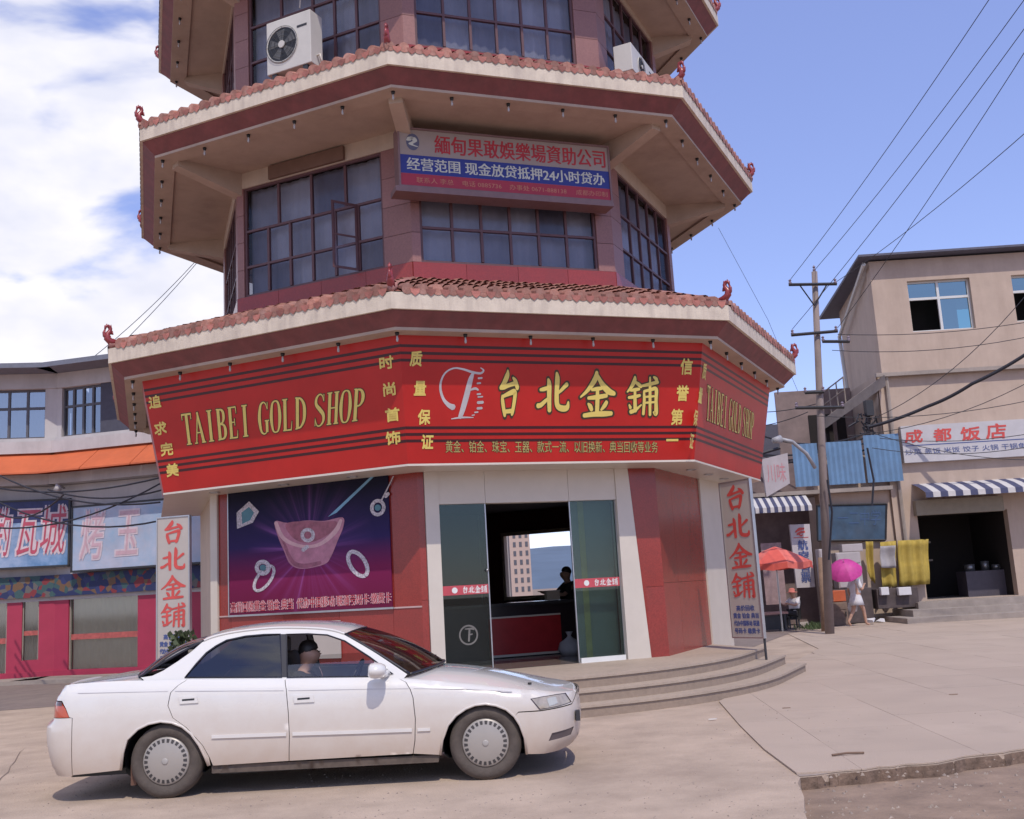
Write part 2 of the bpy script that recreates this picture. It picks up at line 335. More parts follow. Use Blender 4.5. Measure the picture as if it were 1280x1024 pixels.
# pale concrete apron laid in slabs
a0=G(905,881); apoly=[G(899,878),G(925,908),G(955,938)]+[(p[0],p[1]+.03) for p in edge]+[(30,12),(60,30)]
far=[G(1280,747),G(1180,762),G(1080,779),G(985,793)]
apoly=[G(899,878),G(925,908),G(955,938)]+[(p[0],p[1]+.02) for p in edge]+[(34,14),far[0]]+far[1:]+[(7.6,22.5)]
def clip(poly,cell):
    out_=list(poly)
    for i in range(len(cell)):
        ax,ay=cell[i]; bx,by=cell[(i+1)%len(cell)]; inp=out_; out_=[]
        if not inp: break
        def ins(p): return (bx-ax)*(p[1]-ay)-(by-ay)*(p[0]-ax)
        for j in range(len(inp)):
            p,q=inp[j-1],inp[j]; ip,iq=ins(p),ins(q)
            if (ip>=0)!=(iq>=0):
                t=ip/(ip-iq); out_.append((p[0]+(q[0]-p[0])*t,p[1]+(q[1]-p[1])*t))
            if iq>=0: out_.append(q)
    return out_
def area(p): return abs(sum(p[i-1][0]*p[i][1]-p[i][0]*p[i-1][1] for i in range(len(p))))/2
v1=Vector(G(1070,959))-Vector(G(987,902)); jd=Vector((v1.x,v1.y)).normalized(); jn=Vector((-jd.y,jd.x))
if jn.y<0: jn=-jn
org=Vector(G(987,902)); sw=1.15; sl=1.6
kb=MB(); E_=edge
for a,b in zip(E_,E_[1:]): 
    kb.add([(a[0],a[1]-.012,-.16),(b[0],b[1]-.012,-.16),(b[0],b[1]-.004+random.uniform(-.01,.01),-.004),(a[0],a[1]-.004,-.004)],[(0,1,2,3)])
kb.build('broken_kerb_edge',mat('broken dirt edge',(.17,.115,.085),.95,.4,14,.6,30),kind='structure')
apr=empty('concrete_apron',(0,0,0),kind='structure')
MB().add([(x,y,.004) for x,y in apoly],[list(range(len(apoly)))]).build('joint_bed',mat('joint dirt',(.34,.27,.23),.95,.2,6),apr)
for i in range(-14,26):
    for j in range(-14,22):
        g=.002; off=(i%2)*.5*sl
        c=[org+jd*(j*sl+off+g)+jn*(i*sw+g),org+jd*((j+1)*sl+off-g)+jn*(i*sw+g),org+jd*((j+1)*sl+off-g)+jn*((i+1)*sw-g),org+jd*(j*sl+off+g)+jn*((i+1)*sw-g)]
        c=[(p.x,p.y) for p in c]
        if (c[1][0]-c[0][0])*(c[2][1]-c[0][1])-(c[1][1]-c[0][1])*(c[2][0]-c[0][0])<0: c=c[::-1]
        cc=clip(apoly,c)
        if len(cc)<3 or area(cc)<.05: continue
        if max(p[0] for p in cc)>24 and max(p[1] for p in cc)<20: continue
        dz=random.uniform(0,.004); mb=MB(); mb.prism(cc,lambda u,v,d:(u,v,d),.0045,.014+dz); mb.build('slab',m_apron,apr)
# asphalt street behind
poly_obj('street',[(6.5,24.0),G(985,793),G(1080,779),G(1180,762),G(1280,747),(60,46),(60,60),(14,62),(7,46)],.006,m_asph,kind='structure')
poly_obj('side_street',[G(-40,853),G(190,840),G(230,862),G(150,876),G(60,884),G(-40,892)],.004,m_asph,kind='structure')
gr_=MB()
for i in range(900):
    x,y=random.uniform(-20,1290),random.uniform(875,1024) if i%2 else random.uniform(960,1024)
    p=gpt(x,y,0); s_=random.uniform(.004,.014)*(1.6 if x>1005 and y>965 else 1); a=random.uniform(0,6.3)
    zb=-.10 if (x>1008 and y>975) else (.015 if x>930 and y<930 else 0); p=gpt(x,y,zb); 
    gr_.add([p+Vector((s_*math.cos(a+k*2.1),s_*math.sin(a+k*2.1),0)) for k in range(3)]+[p+Vector((0,0,s_*.8))],[(0,1,3),(1,2,3),(2,0,3)])
gr_.build('gravel',mat('grit',(.30,.24,.20),.9,.4,30),kind='stuff')
# small debris on the road and in the dirt
m_trash=mat('white litter',(.6,.58,.55),.8,.1)
for i,(x,y,s_,c_) in enumerate([(890,899,.05,m_trash),(983,885,.06,m_dirt),(1192,868,.07,m_dirt)]):
    p=gpt(x,y,.02); mb=MB(); mb.prism([(s_*math.cos(a)*random.uniform(.6,1.2),.5*s_*math.sin(a)*random.uniform(.6,1.2)) for a in [k*PI/3.5 for k in range(7)]],lambda u,v,d:(p.x+u,p.y+v,p.z+d+.3*u*u),-.004,.004)
    mb.build('litter',c_,label=['small white scrap of litter on the road right of the car','dark stone chip on the pale slabs near the steps','dark stone chip far right on the pale slabs'][i],cat='litter')
m_crack=mat('crack dirt',(.19,.14,.115),.95,.2)
def crack(pts,w_=.012,seed=0):
    rr=random.Random(seed); P=[]
    for a,b in zip(pts,pts[1:]):
        A,B=gpt(*a),gpt(*b)
        for i in range(8):
            t=i/8; P.append(A.lerp(B,t)+Vector((rr.uniform(-.03,.03),rr.uniform(-.03,.03),0)))
    mb=MB(); n=len(P); L=[];R_=[]
    for i,p in enumerate(P):
        d=(P[min(i+1,n-1)]-P[max(i-1,0)]).normalized(); q=Vector((-d.y,d.x,0))*w_*rr.uniform(.3,1.2)*(1-abs(2*i/n-1)**4); L.append(p+q+Vector((0,0,.0075))); R_.append(p-q+Vector((0,0,.0075)))
    for i in range(n-1): mb.add([L[i],R_[i],R_[i+1],L[i+1]],[(0,1,2,3)])
    return mb
cs=MB()
for k_,pts in enumerate([[(30,935),(-10,990)]]):
    c_=crack(pts,.0045,k_); cs.add(c_.v,c_.f)
cs.build('cracks',m_crack,None,fix=False,kind='structure')
p0=gpt(1040,944,.03); p1=gpt(1080,941,.03)
MB().tube([p0,(p0+p1)/2+Vector((0,.015,.006)),p1],.010,6).build('wooden_stick',mat('old wood',(.16,.10,.07),.9,.2,20),label='short brown stick lying on the pale concrete slabs',cat='stick')
# ------------------------------------------------------------------ pagoda tower
TH=.2828; TC=Vector((0,21,0)); T22=math.tan(R(22.5))
tower=empty('pagoda_tower',TC,TH,label='octagonal pagoda style tower with red shop front and tiled eaves',cat='building')
def fm(f):
    c,s_=math.cos(f*PI/4),math.sin(f*PI/4)
    return lambda s,o,z: Vector((s*c+o*s_, s*s_-o*c, z))
TMi=(Matrix.Translation(TC)@Matrix.Rotation(TH,4,'Z')).inverted()
def tl(p): return TMi@Vector(p)
def fpx(f,ap,x,y):
    """pixel -> (s,z) on the face plane"""
    o=tl(C0); d=(TMi.to_3x3()@ray(x,y)); c,s_=math.cos(f*PI/4),math.sin(f*PI/4)
    n=Vector((s_,-c,0)); t=(ap-n.dot(o))/n.dot(d); X=o+d*t
    return X.x*c+X.y*s_, X.z
C22=math.cos(R(22.5))
def ring(mb,prof,faces=range(-3,5),tmul=1):
    """prof list of (R,z) corner-radius profile, swept round the octagon"""
    for f in faces:
        F=fm(f)
        rows=[[F(-r*C22*T22,r*C22,z),F(r*C22*T22,r*C22,z)] for r,z in prof]
        mb.grid(rows)
ALL=list(range(-3,5))
# --- tiers: (R edge, z fascia bottom, R wall, roof z at wall)
def eave(idx,RE,Z,RW,rise,tilefaces,second):
    er=empty('eave',(0,0,0)); er.parent=tower
    fh=.24
    # fascia
    mb=MB(); ring(mb,[(RE,Z),(RE,Z+fh),(RE-.10,Z+fh+.02)]); ring(mb,[(RE,Z),(RE-.05,Z)]); mb.build('fascia',m_fascia,er,merge=.001)
    mb=MB(); ring(mb,[(RE-.05,Z),(RE-.05,Z-.015),(RE-.26,Z-.20)]); mb.build('soffit_band',m_maroon,er,merge=.001)
    mb=MB(); ring(mb,[(RE-.26,Z-.20),(RE-.26,Z-.245),(RE-.62,Z-.245),(RE-.62,Z-.20),(RW-.1,Z-.20)]); mb.build('soffit',m_soff,er,merge=.001)
    # roof deck
    ap0=(RE-.02)*C22; ap1=RW*C22; z0=Z+fh+.02; z1=z0+rise
    mb=MB(); ring(mb,[(RE-.02,z0),(RW-.05,z1+.02)]); mb.build('roof_deck',m_tiled,er,merge=.001)
    # hip beams under the soffit
    for k in range(8):
        a=-PI/2+(k-.5)*PI/4; d=Vector((math.cos(a),math.sin(a),0)); n=Vector((-d.y,d.x,0)); w_=.11
        mb=MB(); P=[]
        for r,zb in ((RW-.05,Z-.62),(RE-.62,Z-.33)):
            P.append([d*r-n*w_+Vector((0,0,zb)),d*r+n*w_+Vector((0,0,zb)),d*r+n*w_+Vector((0,0,Z-.198)),d*r-n*w_+Vector((0,0,Z-.198))])
        mb.hexa(P[0]+P[1]); mb.build('hip_beam',m_soff,er)
    # hip ridges and finials
    for k in range(8):
        a=-PI/2+(k-.5)*PI/4; d=Vector((math.cos(a),math.sin(a),0)); n=Vector((-d.y,d.x,0))
        p=d*(RE-.02)+Vector((0,0,z0+.03)); q=d*RW+Vector((0,0,z1+.05))
        MB().tube([p,p.lerp(q,.5)+Vector((0,0,.01)),q],[.055,.06,.06],8).build('hip_ridge',m_ridge,er,smooth=True)
        mb=MB(); base=p+Vector((0,0,.02))
        F=lambda u,v,dd:base+d*u*.86+n*dd+Vector((0,0,v*.84))
        # curled dragon-head finial: body, crest, horn, jaw
        mb.tube([F(-.22,.03,0),F(-.12,.05,0),F(-.02,.06,0),F(.05,.12,0),F(.045,.20,0),F(.0,.26,0),F(-.01,.32,0),F(.03,.365,0),F(.08,.35,0),F(.09,.29,0)],[.03,.05,.06,.055,.045,.038,.032,.03,.026,.014],7)
        mb.tube([F(.05,.14,0),F(.10,.17,0),F(.11,.23,0),F(.09,.29,0)],[.04,.03,.024,.014],6)
        for (u,v) in ((-.14,.09),(-.06,.11),(.0,.16),(-.04,.26),(-.01,.38),(.07,.39)):
            mb.tube([F(u,v-.05,0),F(u-.015,v+.02,0)],[.028,.004],5)
        mb.build('finial',m_finial,er,smooth=True)
    # bulbs
    for f in (-2,-1,0,1,2):
        F=fm(f); ap=(RE-.40)*C22; hw=ap*T22
        for j in range(5 if f!=2 else 5):
            s=-hw+2*hw*(j+.0)/5 + .0
            b=F(s,ap,Z-.245)
            mb=MB(); mb.cm=0; mb.lathe([(0,0),(.032,0),(.03,-.03),(.02,-.05),(0,-.05)],b,(0,0,1),8)
            mb.cm=1; mb.lathe([(.011,-.05),(.015,-.08),(.019,-.11),(.015,-.135),(0,-.14)],b,(0,0,1),8)
            mb.build('light_bulb',[m_black,m_bulb],er,smooth=True)
    # tiles
    sp_=.222
    stuff=MB()
    L=math.hypot(ap0-ap1,rise); dirn=((ap1-ap0)/L,rise/L)
    def cover(F,s,a0,a1,mb,cap,zj=0):
        """half-round tile from distance a0 to a1 up the slope"""
        rows=[]
        for t,rr in ((a0,.080),(a1,.066)):
            o=ap0+dirn[0]*t+.03; z=zj+z0+dirn[1]*t+(.025 if t==a0 else .008)
            rows.append([F(s+rr*math.cos(th),o,z+rr*1.15*math.sin(th)-.0) for th in [PI*k/6 for k in range(7)]])
        mb.grid(rows)
        if cap: mb.add(rows[0]+[F(s+.080*math.cos(th),ap0+.028,z0+.022+.070*math.sin(th)) for th in [PI+PI*k/6 for k in range(7)]],[list(range(14))])
    for f in ALL:
        F=fm(f); hw=ap0*T22; n=int(2*hw/sp_); 
        for i in range(n+1):
            s=(i-n/2)*sp_+random.uniform(-.007,.007); zj=random.uniform(-.006,.010)
            amax=(ap0-max(abs(s)/T22,ap1))/(-dirn[0]) if True else L
            if amax<.08: 
                continue
            nc=max(1,math.ceil(amax/.36)); ln=amax/nc
            for c in range(nc):
                first=(c==0)
                if f in tilefaces and (first or (second and c==1)):
                    mb=MB(); cover(F,s,c*ln,(c+1)*ln+.03,mb,first,zj); ob=mb.build('roof_tile',m_tile,er,fix=False); 
                else: cover(F,s,c*ln,(c+1)*ln+.03,stuff,first,zj)
            # pan tile lip hanging between covers
            if i<n:
                sm=s+sp_/2; P=[(sm-.075,0),(sm-.055,-.06),(sm,-.105),(sm+.055,-.06),(sm+.075,0)]
                o=ap0+.034; 
                vs_=[F(u,o,z0+.035+v) for u,v in P]+[F(sm+.075,o-.06,z0+.05),F(sm-.075,o-.06,z0+.05)]
                tgt=stuff
                if f in tilefaces and (idx<3):
                    mb=MB(); mb.add(vs_,[(0,1,2,3,4),(0,4,5,6)]); mb.build('drip_tile',m_tiled,er,fix=False)
                else: stuff.add(vs_,[(0,1,2,3,4),(0,4,5,6)])
    stuff.build('roof_tiles',m_tile,er,kind='stuff',fix=False)
    return er
RE1,Z1=7.00,5.57; RE2,Z2=6.50,9.49; RE3,Z3=6.13,13.28; RW=4.72; APW=RW*C22; HWW=APW*T22
ev=[eave(1,RE1,Z1,RW,.78,(-1,0,1),True),eave(2,RE2,Z2,RW,.72,(-1,0,1),False),eave(3,RE3,Z3,RW,.7,(),False)]
# cap roof above
mb=MB(); ring(mb,[(RW,Z3+.9),(RW,Z3+2.2)]); ring(mb,[(RW+.6,Z3+2.2),(0.05,Z3+4.4)]); mb.build('upper_roof',m_tiled,tower)
# --- upper body walls
def clampwin(a): return max(-HWW+.1,min(HWW-.1,a))
m_pane=glass('upper window glass',(.90,.90,.94),.95,.15,(.45,.47,.52),.45)
m_curt=mat('pale curtain',(.31,.32,.385),.9,.2,1.1)
t=m_pane.node_tree; oi=N(t,'ShaderNodeObjectInfo'); q_=N(t,'ShaderNodeValToRGB'); q_.color_ramp.elements[0].color=(.60,.60,.66,1); q_.color_ramp.elements[0].position=.05; q_.color_ramp.elements[1].color=(.97,.97,1,1); q_.color_ramp.elements[1].position=.6
t.links.new(oi.outputs['Random'],q_.inputs[0]); t.links.new(q_.outputs[0],[n for n in t.nodes if n.type=='BSDF_TRANSPARENT'][0].inputs[0])
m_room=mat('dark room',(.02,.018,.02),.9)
def upper_floor(zb,zt,wins,zw0,zw1,open_sash):
    """zb..zt wall, windows between zw0, zw1"""
    for f in ALL:
        F=fm(f); s0,s1=wins.get(f,(-1.45,1.45))
        # corner piers as granite panels
        for (a,b) in ((-HWW,s0),(s1,HWW)):
            if b-a<.03: continue
            nz_=4
            for i in range(nz_):
                za=zw0+(zw1-zw0)*i/nz_; zz=zw0+(zw1-zw0)*(i+1)/nz_
                MB().box(a,b,APW-.12,APW,za+.004,zz-.004,F).build('granite_panel',m_pier,tower)
        mb=MB().box(-HWW,HWW,APW-.12,APW-.002,zw1,zt,F); mb.build('lintel',m_cream,tower)
        nn=4
        for i in range(nn):
            a=-HWW+2*HWW*i/nn; b=-HWW+2*HWW*(i+1)/nn
            MB().box(a+.003,b-.003,APW-.12,APW+.015,zb,zw0-.004,F).build('granite_panel',m_redlow,tower)
        # window
        wr=empty('window',(0,0,0)); wr.parent=tower
        o1=APW-.03; o0=APW-.08
        fr=.045
        def bar(a,b,c,d,m=m_frame,oo=(o0,o1)): 
            MB().box(a,b,oo[0],oo[1],c,d,F).build('frame_bar',m,wr)
        bar(s0,s1,zw0,zw0+fr); bar(s0,s1,zw1-fr,zw1); bar(s0,s0+fr,zw0+fr,zw1-fr); bar(s1-fr,s1,zw0+fr,zw1-fr)
        W_=s1-s0-2*fr; Hh=zw1-zw0-2*fr
        if f==0: rows=[(0,.29,6),(.29,.62,6),(.62,1,6)]
        elif f==-1: rows=[(0,.26,6),(.26,.6,6),(.6,1,4)]
        else: rows=[(0,.28,5),(.28,.62,5),(.62,1,5)]
        for ri,(ra,rb,nc) in enumerate(rows):
            za=zw0+fr+Hh*ra; zz=zw0+fr+Hh*rb
            if ri: bar(s0+fr,s1-fr,za-.02,za+.02,m_frame,(o0+.004,o1+.006))
            for c in range(nc):
                a=s0+fr+W_*c/nc; b=s0+fr+W_*(c+1)/nc
                if c: bar(a-.022,a+.022,za+.014,zz-.014,m_frame,(o0+.002,o1+.002))
                if open_sash and f==-1 and c==4 and ri<2: continue
                MB().quad(F(a+.014,o0+.02,za+.01),F(b-.014,o0+.02,za+.01),F(b-.014,o0+.02,zz-.01),F(a+.014,o0+.02,zz-.01)).build('pane',m_pane,wr,fix=False)
        if open_sash and f==-1:
            a=s0+fr+W_*4/6; b=s0+fr+W_*5/6; za=zw0+fr; zz=zw0+fr+Hh*.6; wd=b-a
            hx,ho=b,o1; ang=R(62)
            S=lambda u,o,z: F(hx-u*math.cos(ang),ho+u*math.sin(ang)+o,z)
            sr=MB()
            sr.box(0,wd,0,.03,za,za+.04,S); sr.box(0,wd,0,.03,zz-.04,zz,S); sr.box(0,.04,0,.03,za+.04,zz-.04,S); sr.box(wd-.04,wd,0,.03,za+.04,zz-.04,S); sr.box(0.04,wd-.04,0,.03,(za+zz)/2-.015,(za+zz)/2+.015,S)
            sr.build('open_sash',m_frame,wr)
            MB().quad(S(.04,.015,za+.04),S(wd-.04,.015,za+.04),S(wd-.04,.015,zz-.04),S(.04,.015,zz-.04)).build('sash_pane',m_pane,wr,fix=False)
        # curtain folds behind
        rows_=[]; nF=60
        for zc in (zw0,zw1): rows_.append([F(s0+(s1-s0)*j/nF,APW-.22+.014*math.sin(j*1.7)+.012*math.sin(j*.6),zc) for j in range(nF+1)])
        if f in(-1,0,1): MB().grid(rows_).build('curtain',m_curt,wr,smooth=True,fix=False)
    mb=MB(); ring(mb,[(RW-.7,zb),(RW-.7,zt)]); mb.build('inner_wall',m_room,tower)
WIN={-1:(-1.66,1.27),0:(-1.66,1.50),1:(-1.3,1.62)}
upper_floor(Z1+.4,Z2-.2,WIN,6.97,9.0,True)
upper_floor(Z2+.4,Z3-.2,{-1:(-1.5,1.36),0:(-1.6,1.36),1:(-1.35,1.6)},10.80,12.95,False)
for zf in (Z1+.1,Z2+.1,Z3+.1):
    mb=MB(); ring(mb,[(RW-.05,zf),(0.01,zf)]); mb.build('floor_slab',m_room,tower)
# faint mark of a removed sign on the left face lintel, tier 2
a=fpx(-1,APW,341,200); b=fpx(-1,APW,438,190)
MB().box(-1.05,.55,APW-.01,APW+.06,9.02,9.26,fm(-1)).build('patch',mat('brown patch',(.17,.10,.075),.9,.1,4),tower)
# --- ground floor
RS=5.25; APS=RS*C22; HS=APS*T22; ZP=.45; ZC=3.52
m_int=mat('interior maroon',(.09,.018,.02),.5,.1)
m_ceil=mat('interior ceiling',(.10,.09,.09),.8)
# inner shell: back walls with a window opening
def wallbox(name,f,s0,s1,z0,z1,m,o0=APS-.2,o1=APS,parent=tower): return MB().box(s0,s1,o0,o1,z0,z1,fm(f)).build(name,m,parent)
# where the sight line leaves through the back faces
bw={}
for f in (3,4,-3):
    pass
p1=fpx(3,APS-.1,635,745); p2=fpx(3,APS-.1,728,660)
u0,u1=sorted((p1[0],p2[0])); zw0_=1.43; zw1_=2.95
u0=max(-HS+.1,u0); u1=min(HS-.1,u1)
for f in ALL:
    if f in(-1,0,1): continue
    if f==3:
        wallbox('back_wall',f,-HS,u0,ZP,ZC,m_cream); wallbox('back_wall',f,u1,HS,ZP,ZC,m_cream); wallbox('back_wall',f,u0,u1,ZP,zw0_,m_cream); wallbox('back_wall',f,u0,u1,zw1_,ZC,m_cream)
        for a,b,c,d in ((u0-.05,u0+.03,zw0_,zw1_),(u1-.03,u1+.05,zw0_,zw1_),(u0-.05,u1+.05,zw1_-.03,zw1_+.05),(u0-.05,u1+.05,zw0_-.05,zw0_+.03)):
            wallbox('back_window_frame',f,a,b,c,d,m_cream,APS-.23,APS-.201)
    else: wallbox('side_wall',f,-HS,HS,-.05,ZC,m_cream)
for f in ALL:
    if f in (0,3): continue
    wallbox('inner_lining',f,-HS+.13,HS-.13,ZP,ZC-.01,m_int,APS-.235,APS-.21)
wallbox('inner_lining',3,-HS+.1,u0-.06,ZP,ZC-.01,m_int,APS-.235,APS-.21); wallbox('inner_lining',3,u1+.06,HS-.1,ZP,ZC-.01,m_int,APS-.235,APS-.21)
wallbox('inner_lining',3,u0-.06,u1+.06,ZP,zw0_-.06,m_int,APS-.235,APS-.21);wallbox('inner_lining',3,u0-.06,u1+.06,zw1_+.06,ZC-.01,m_int,APS-.235,APS-.21)
mb=MB(); ring(mb,[(RS-.1,ZP+.003),(.01,ZP+.003)]); mb.build('shop_floor',mat('shop floor tile',(.16,.13,.12),.2,.1,3),tower)
mb=MB(); ring(mb,[(RS-.1,ZC-.02),(.01,ZC-.02)]); mb.build('shop_ceiling',m_ceil,tower)
# light strips in the ceiling
MB().box(-.6,1.6,1.2,1.5,ZC-.06,ZC-.03,fm(0)).build('ceiling_trim',m_white,tower)
MB().box(-1.4,.4,2.4,2.6,ZC-.06,ZC-.03,fm(0)).build('ceiling_trim',m_white,tower)
# red granite front left face (-1) in panels, poster opening is mounted on it
F=fm(-1)
for (a,b,c,d,m) in ((-1.86,-1.62,.0,1.46,m_redlow),(-1.86,-1.62,1.465,ZC,m_red),(-1.615,-.55,.0,1.46,m_redlow),(-.545,.52,.0,1.46,m_redlow),(.525,1.5,.0,1.46,m_redlow),(-1.615,1.53,1.465,ZC,m_red),(1.505,HS,.0,1.46,m_redlow),(1.535,HS,1.465,ZC,m_red)):
    wallbox('granite_panel',-1,a,b,c,d,m)
wallbox('corner_pillar',-1,-HS,-1.865,.0,ZC,m_white,APS-.2,APS+.04)
wallbox('granite_ledge',-1,-1.86,HS,1.452,1.475,mat('pale strip',(.5,.35,.33),.5),APS,APS+.012)
# right face (1)
for (a,b,c,d,m) in ((-HS,-1.2,ZP-.4,1.6,m_redlow),(-HS,-1.2,1.605,ZC,m_red),(-1.195,-.2,ZP-.4,1.6,m_red),(-1.195,-.2,1.605,ZC,m_red),(-.195,.52,ZP-.4,1.6,m_red),(-.195,.52,1.605,ZC,m_red)):
    wallbox('granite_panel',1,a,b,c,d,m)
wallbox('corner_pillar',1,.525,HS,ZP-.4,ZC,m_white,APS-.2,APS+.03)
# front face (0): red pillar strips, white frame, transom panels, glass
for a,b in ((-HS,-1.91),(1.68,HS)):
    wallbox('granite_panel',0,a,b,ZP-.4,1.55,m_redlow); wallbox('granite_panel',0,a,b,1.555,ZC,m_red)
wallbox('door_jamb',0,-1.905,-1.69,ZP,ZC,m_white,APS-.2,APS+.03)
# right jamb widens toward the floor
mb=MB(); mb.prism([(1.27,ZP),(1.675,ZP),(1.50,ZC),(1.27,ZC)],lambda u,v,d:fm(0)(u,d,v),APS-.2,APS+.03); mb.build('door_jamb',m_white,tower)
mb=MB(); mb.prism([(1.675,ZP),(1.68,ZP),(1.68,ZC),(1.505,ZC)],lambda u,v,d:fm(0)(u,d,v),APS-.2,APS+.002); mb.build('granite_panel',m_red,tower)
for a,b in ((-1.688,-.945),(-.94,.445),(.45,1.268)):
    wallbox('transom_panel',0,a,b,2.97,ZC,m_white,APS-.2,APS+.01)
m_dglass=glass('shop glass',(.62,.70,.69),.96,.01,(.55,.62,.62),.6)
wallbox('threshold',0,.49,1.25,ZP,ZP+.075,m_wpaint,APS-.08,APS+.0)
def fstrip(a,b):
    F=fm(0); d=empty('glass_door',(0,0,0)); d.parent=tower
    MB().box(a+.01,b-.01,APS-.06,APS-.048,ZP+.08,2.965,F).build('pane',m_dglass,d)
    MB().box(a,a+.018,APS-.07,APS-.04,ZP+.01,2.967,F).build('edge_trim',m_steel,d)
    MB().box(b-.018,b,APS-.07,APS-.04,ZP+.01,2.967,F).build('edge_trim',m_steel,d)
    MB().box(a+.02,b-.02,APS-.047,APS-.043,1.60,1.74,F).build('red_strip',mat('strip red',(.50,.07,.09),.5),d)
    f=MB()
    FF=lambda u,v,dd:F(u,APS-.043+dd,v)
    w_=(b-a)
    for i,c in enumerate('台北金铺'):
        x=a+w_*(.42+.13*i); brush(f,None,c,FF,x,x+.10,1.615,1.725,.002)
    f.add([FF(a+w_*.27+.045*math.cos(t),1.67+.045*math.sin(t),.002) for t in [k*PI/8 for k in range(16)]],[list(range(16))])
    f.build('lettering',m_wpaint,d,fix=False,kind='stuff'); return d
d1=fstrip(-1.69,-.93); d2=fstrip(.46,1.268)
MB().lathe([(0,0),(.02,0),(.024,.03),(.012,.045),(0,.046)],fm(0)(-.96,APS-.04,1.95),fm(0)(0,1,0),10).build('door_knob',m_steel,d1,smooth=True)
# pale green panel behind the right glass
MB().box(.60,1.3,APS-.35,APS-.32,ZP,3.3,fm(0)).build('curtain_panel',mat('pale green curtain',(.30,.36,.33),.8,.05),tower)
MB().box(.72,.82,APS-.319,APS-.31,ZP,3.3,fm(0)).build('curtain_band',mat('yellow curtain',(.50,.50,.24),.8),tower)
# counter
ka=fpx(0,2.34,612,790)[0]; kb_=fpx(0,2.34,702,790)[0]
ct=empty('shop_counter',TC,TH,label='dark shop counter with red front behind the open glass door',cat='counter')
CO=lambda s,o,z:fm(0)(s,o,z)
MB().box(ka-1.2,kb_+.9,1.6,2.3,ZP+.004,1.34,CO).build('counter_body',mat('counter dark',(.03,.02,.025),.3),ct)
MB().box(ka,kb_,2.3,2.33,ZP+.05,1.14,CO).build('front_panel',mat('counter red',(.42,.03,.035),.3),ct)
MB().box(ka-1.25,kb_+.95,1.55,2.38,1.34,1.40,CO).build('counter_top',mat('counter top',(.05,.045,.05),.15),ct)
MB().box(ka,kb_,2.332,2.34,1.14,1.17,CO).build('trim',m_white,ct)
MB().box(ka,kb_,2.332,2.36,ZP+.02,ZP+.06,CO).build('trim',m_white,ct)
# round F emblem on the left pane (frosted print)
mb=MB(); FF=lambda u,v,dd:fm(0)(-1.30+u,APS-.046+dd,1.0+v)
mb.cm=0; n=28
ri=[FF(.15*math.cos(2*PI*k/n),.15*math.sin(2*PI*k/n),.001) for k in range(n)]+[FF(.125*math.cos(2*PI*k/n),.125*math.sin(2*PI*k/n),.001) for k in range(n)]
mb.add(ri,[(k,(k+1)%n,n+(k+1)%n,n+k) for k in range(n)])
stroke(mb,[(-.05,.09,.015),(.06,.09,.03),(.09,.07,.01)],FF,.001); stroke(mb,[(.02,.09,.03),(0,-.09,.03)],FF,.0012); stroke(mb,[(.0,.0,.02),(.06,.01,.02)],FF,.0014)
mb.build('emblem',mat('frosted print',(.15,.14,.13),.6),d1,fix=False)
# ceiling under sign band, with recessed downlights
RB,ZB=6.08,3.50; RT,ZT=6.45,5.36
mb=MB(); ring(mb,[(RB-.01,ZB-.03),(RS-.05,ZB-.03)],(-2,-1,0,1,2)); ring(mb,[(RB+.01,ZB),(RB+.01,ZB-.03),(RB-.01,ZB-.03)],(-1,0,1)); mb.build('sign_soffit',m_white,tower,merge=.001)
for f,s in ((-1,-1.6),(1,-1.2),(1,-.1),(1,1.0),(-1,-.2),(-1,1.1)):
    MB().lathe([(.09,0),(.09,-.012),(.065,-.014),(.06,0)],fm(f)(s,(RB+RS)/2*C22,ZB-.031),(0,0,1),14).build('downlight',m_steel,tower)
# steps and platform: nested rounded slabs
def steppoly(off):
    """outline in tower local coordinates; off = outward offset from platform edge"""
    P=[]
    a0_,a1_=7.02+off,6.02+off
    f0,f1=fm(0),fm(1)
    P.append(f0(-6.5,a0_,0)); 
    n0=a0_; 
    # intersection of both lines, then rounded
    # line0: y=-a0 ; face1: direction
    c=math.cos(PI/4)
    xi=(a1_-a0_*c)/c  # x where face-1 line meets y=-a0
    K=Vector((xi,-a0_,0)); r_=2.2
    A=K+Vector((-r_,0,0)); B=K+Vector((c,c,0))*r_
    for t in [i/10 for i in range(11)]: P.append(A*(1-t)**2+K*2*t*(1-t)+B*t*t)
    P.append(K+Vector((c,c,0))*(r_+1.25+off*.8))
    e=P[-1]; P.append(e+Vector((-c,c,0))*.25); P.append(fm(1)(2.6,3.0,0)); P.append(fm(0)(-6.5,2.5,0))
    return P
st=empty('entrance_steps',(0,0,0)); st.parent=tower
for i,(off,zt_) in enumerate(((0,.45),(.30,.30),(.60,.15))):
    P=steppoly(off); mb=MB(); mb.prism([(p.x,p.y) for p in P],lambda u,v,d:(u,v,d),-.1,zt_-.03); mb.build('riser',m_step,st)
    P2=steppoly(off+.02); mb=MB(); mb.prism([(p.x,p.y) for p in P2],lambda u,v,d:(u,v,d),zt_-.0295-(.0005*i),zt_); mb.build('tread',mat('step tread',(.40,.32,.255),.75,.1,14,.2,90,grime=.3),st)
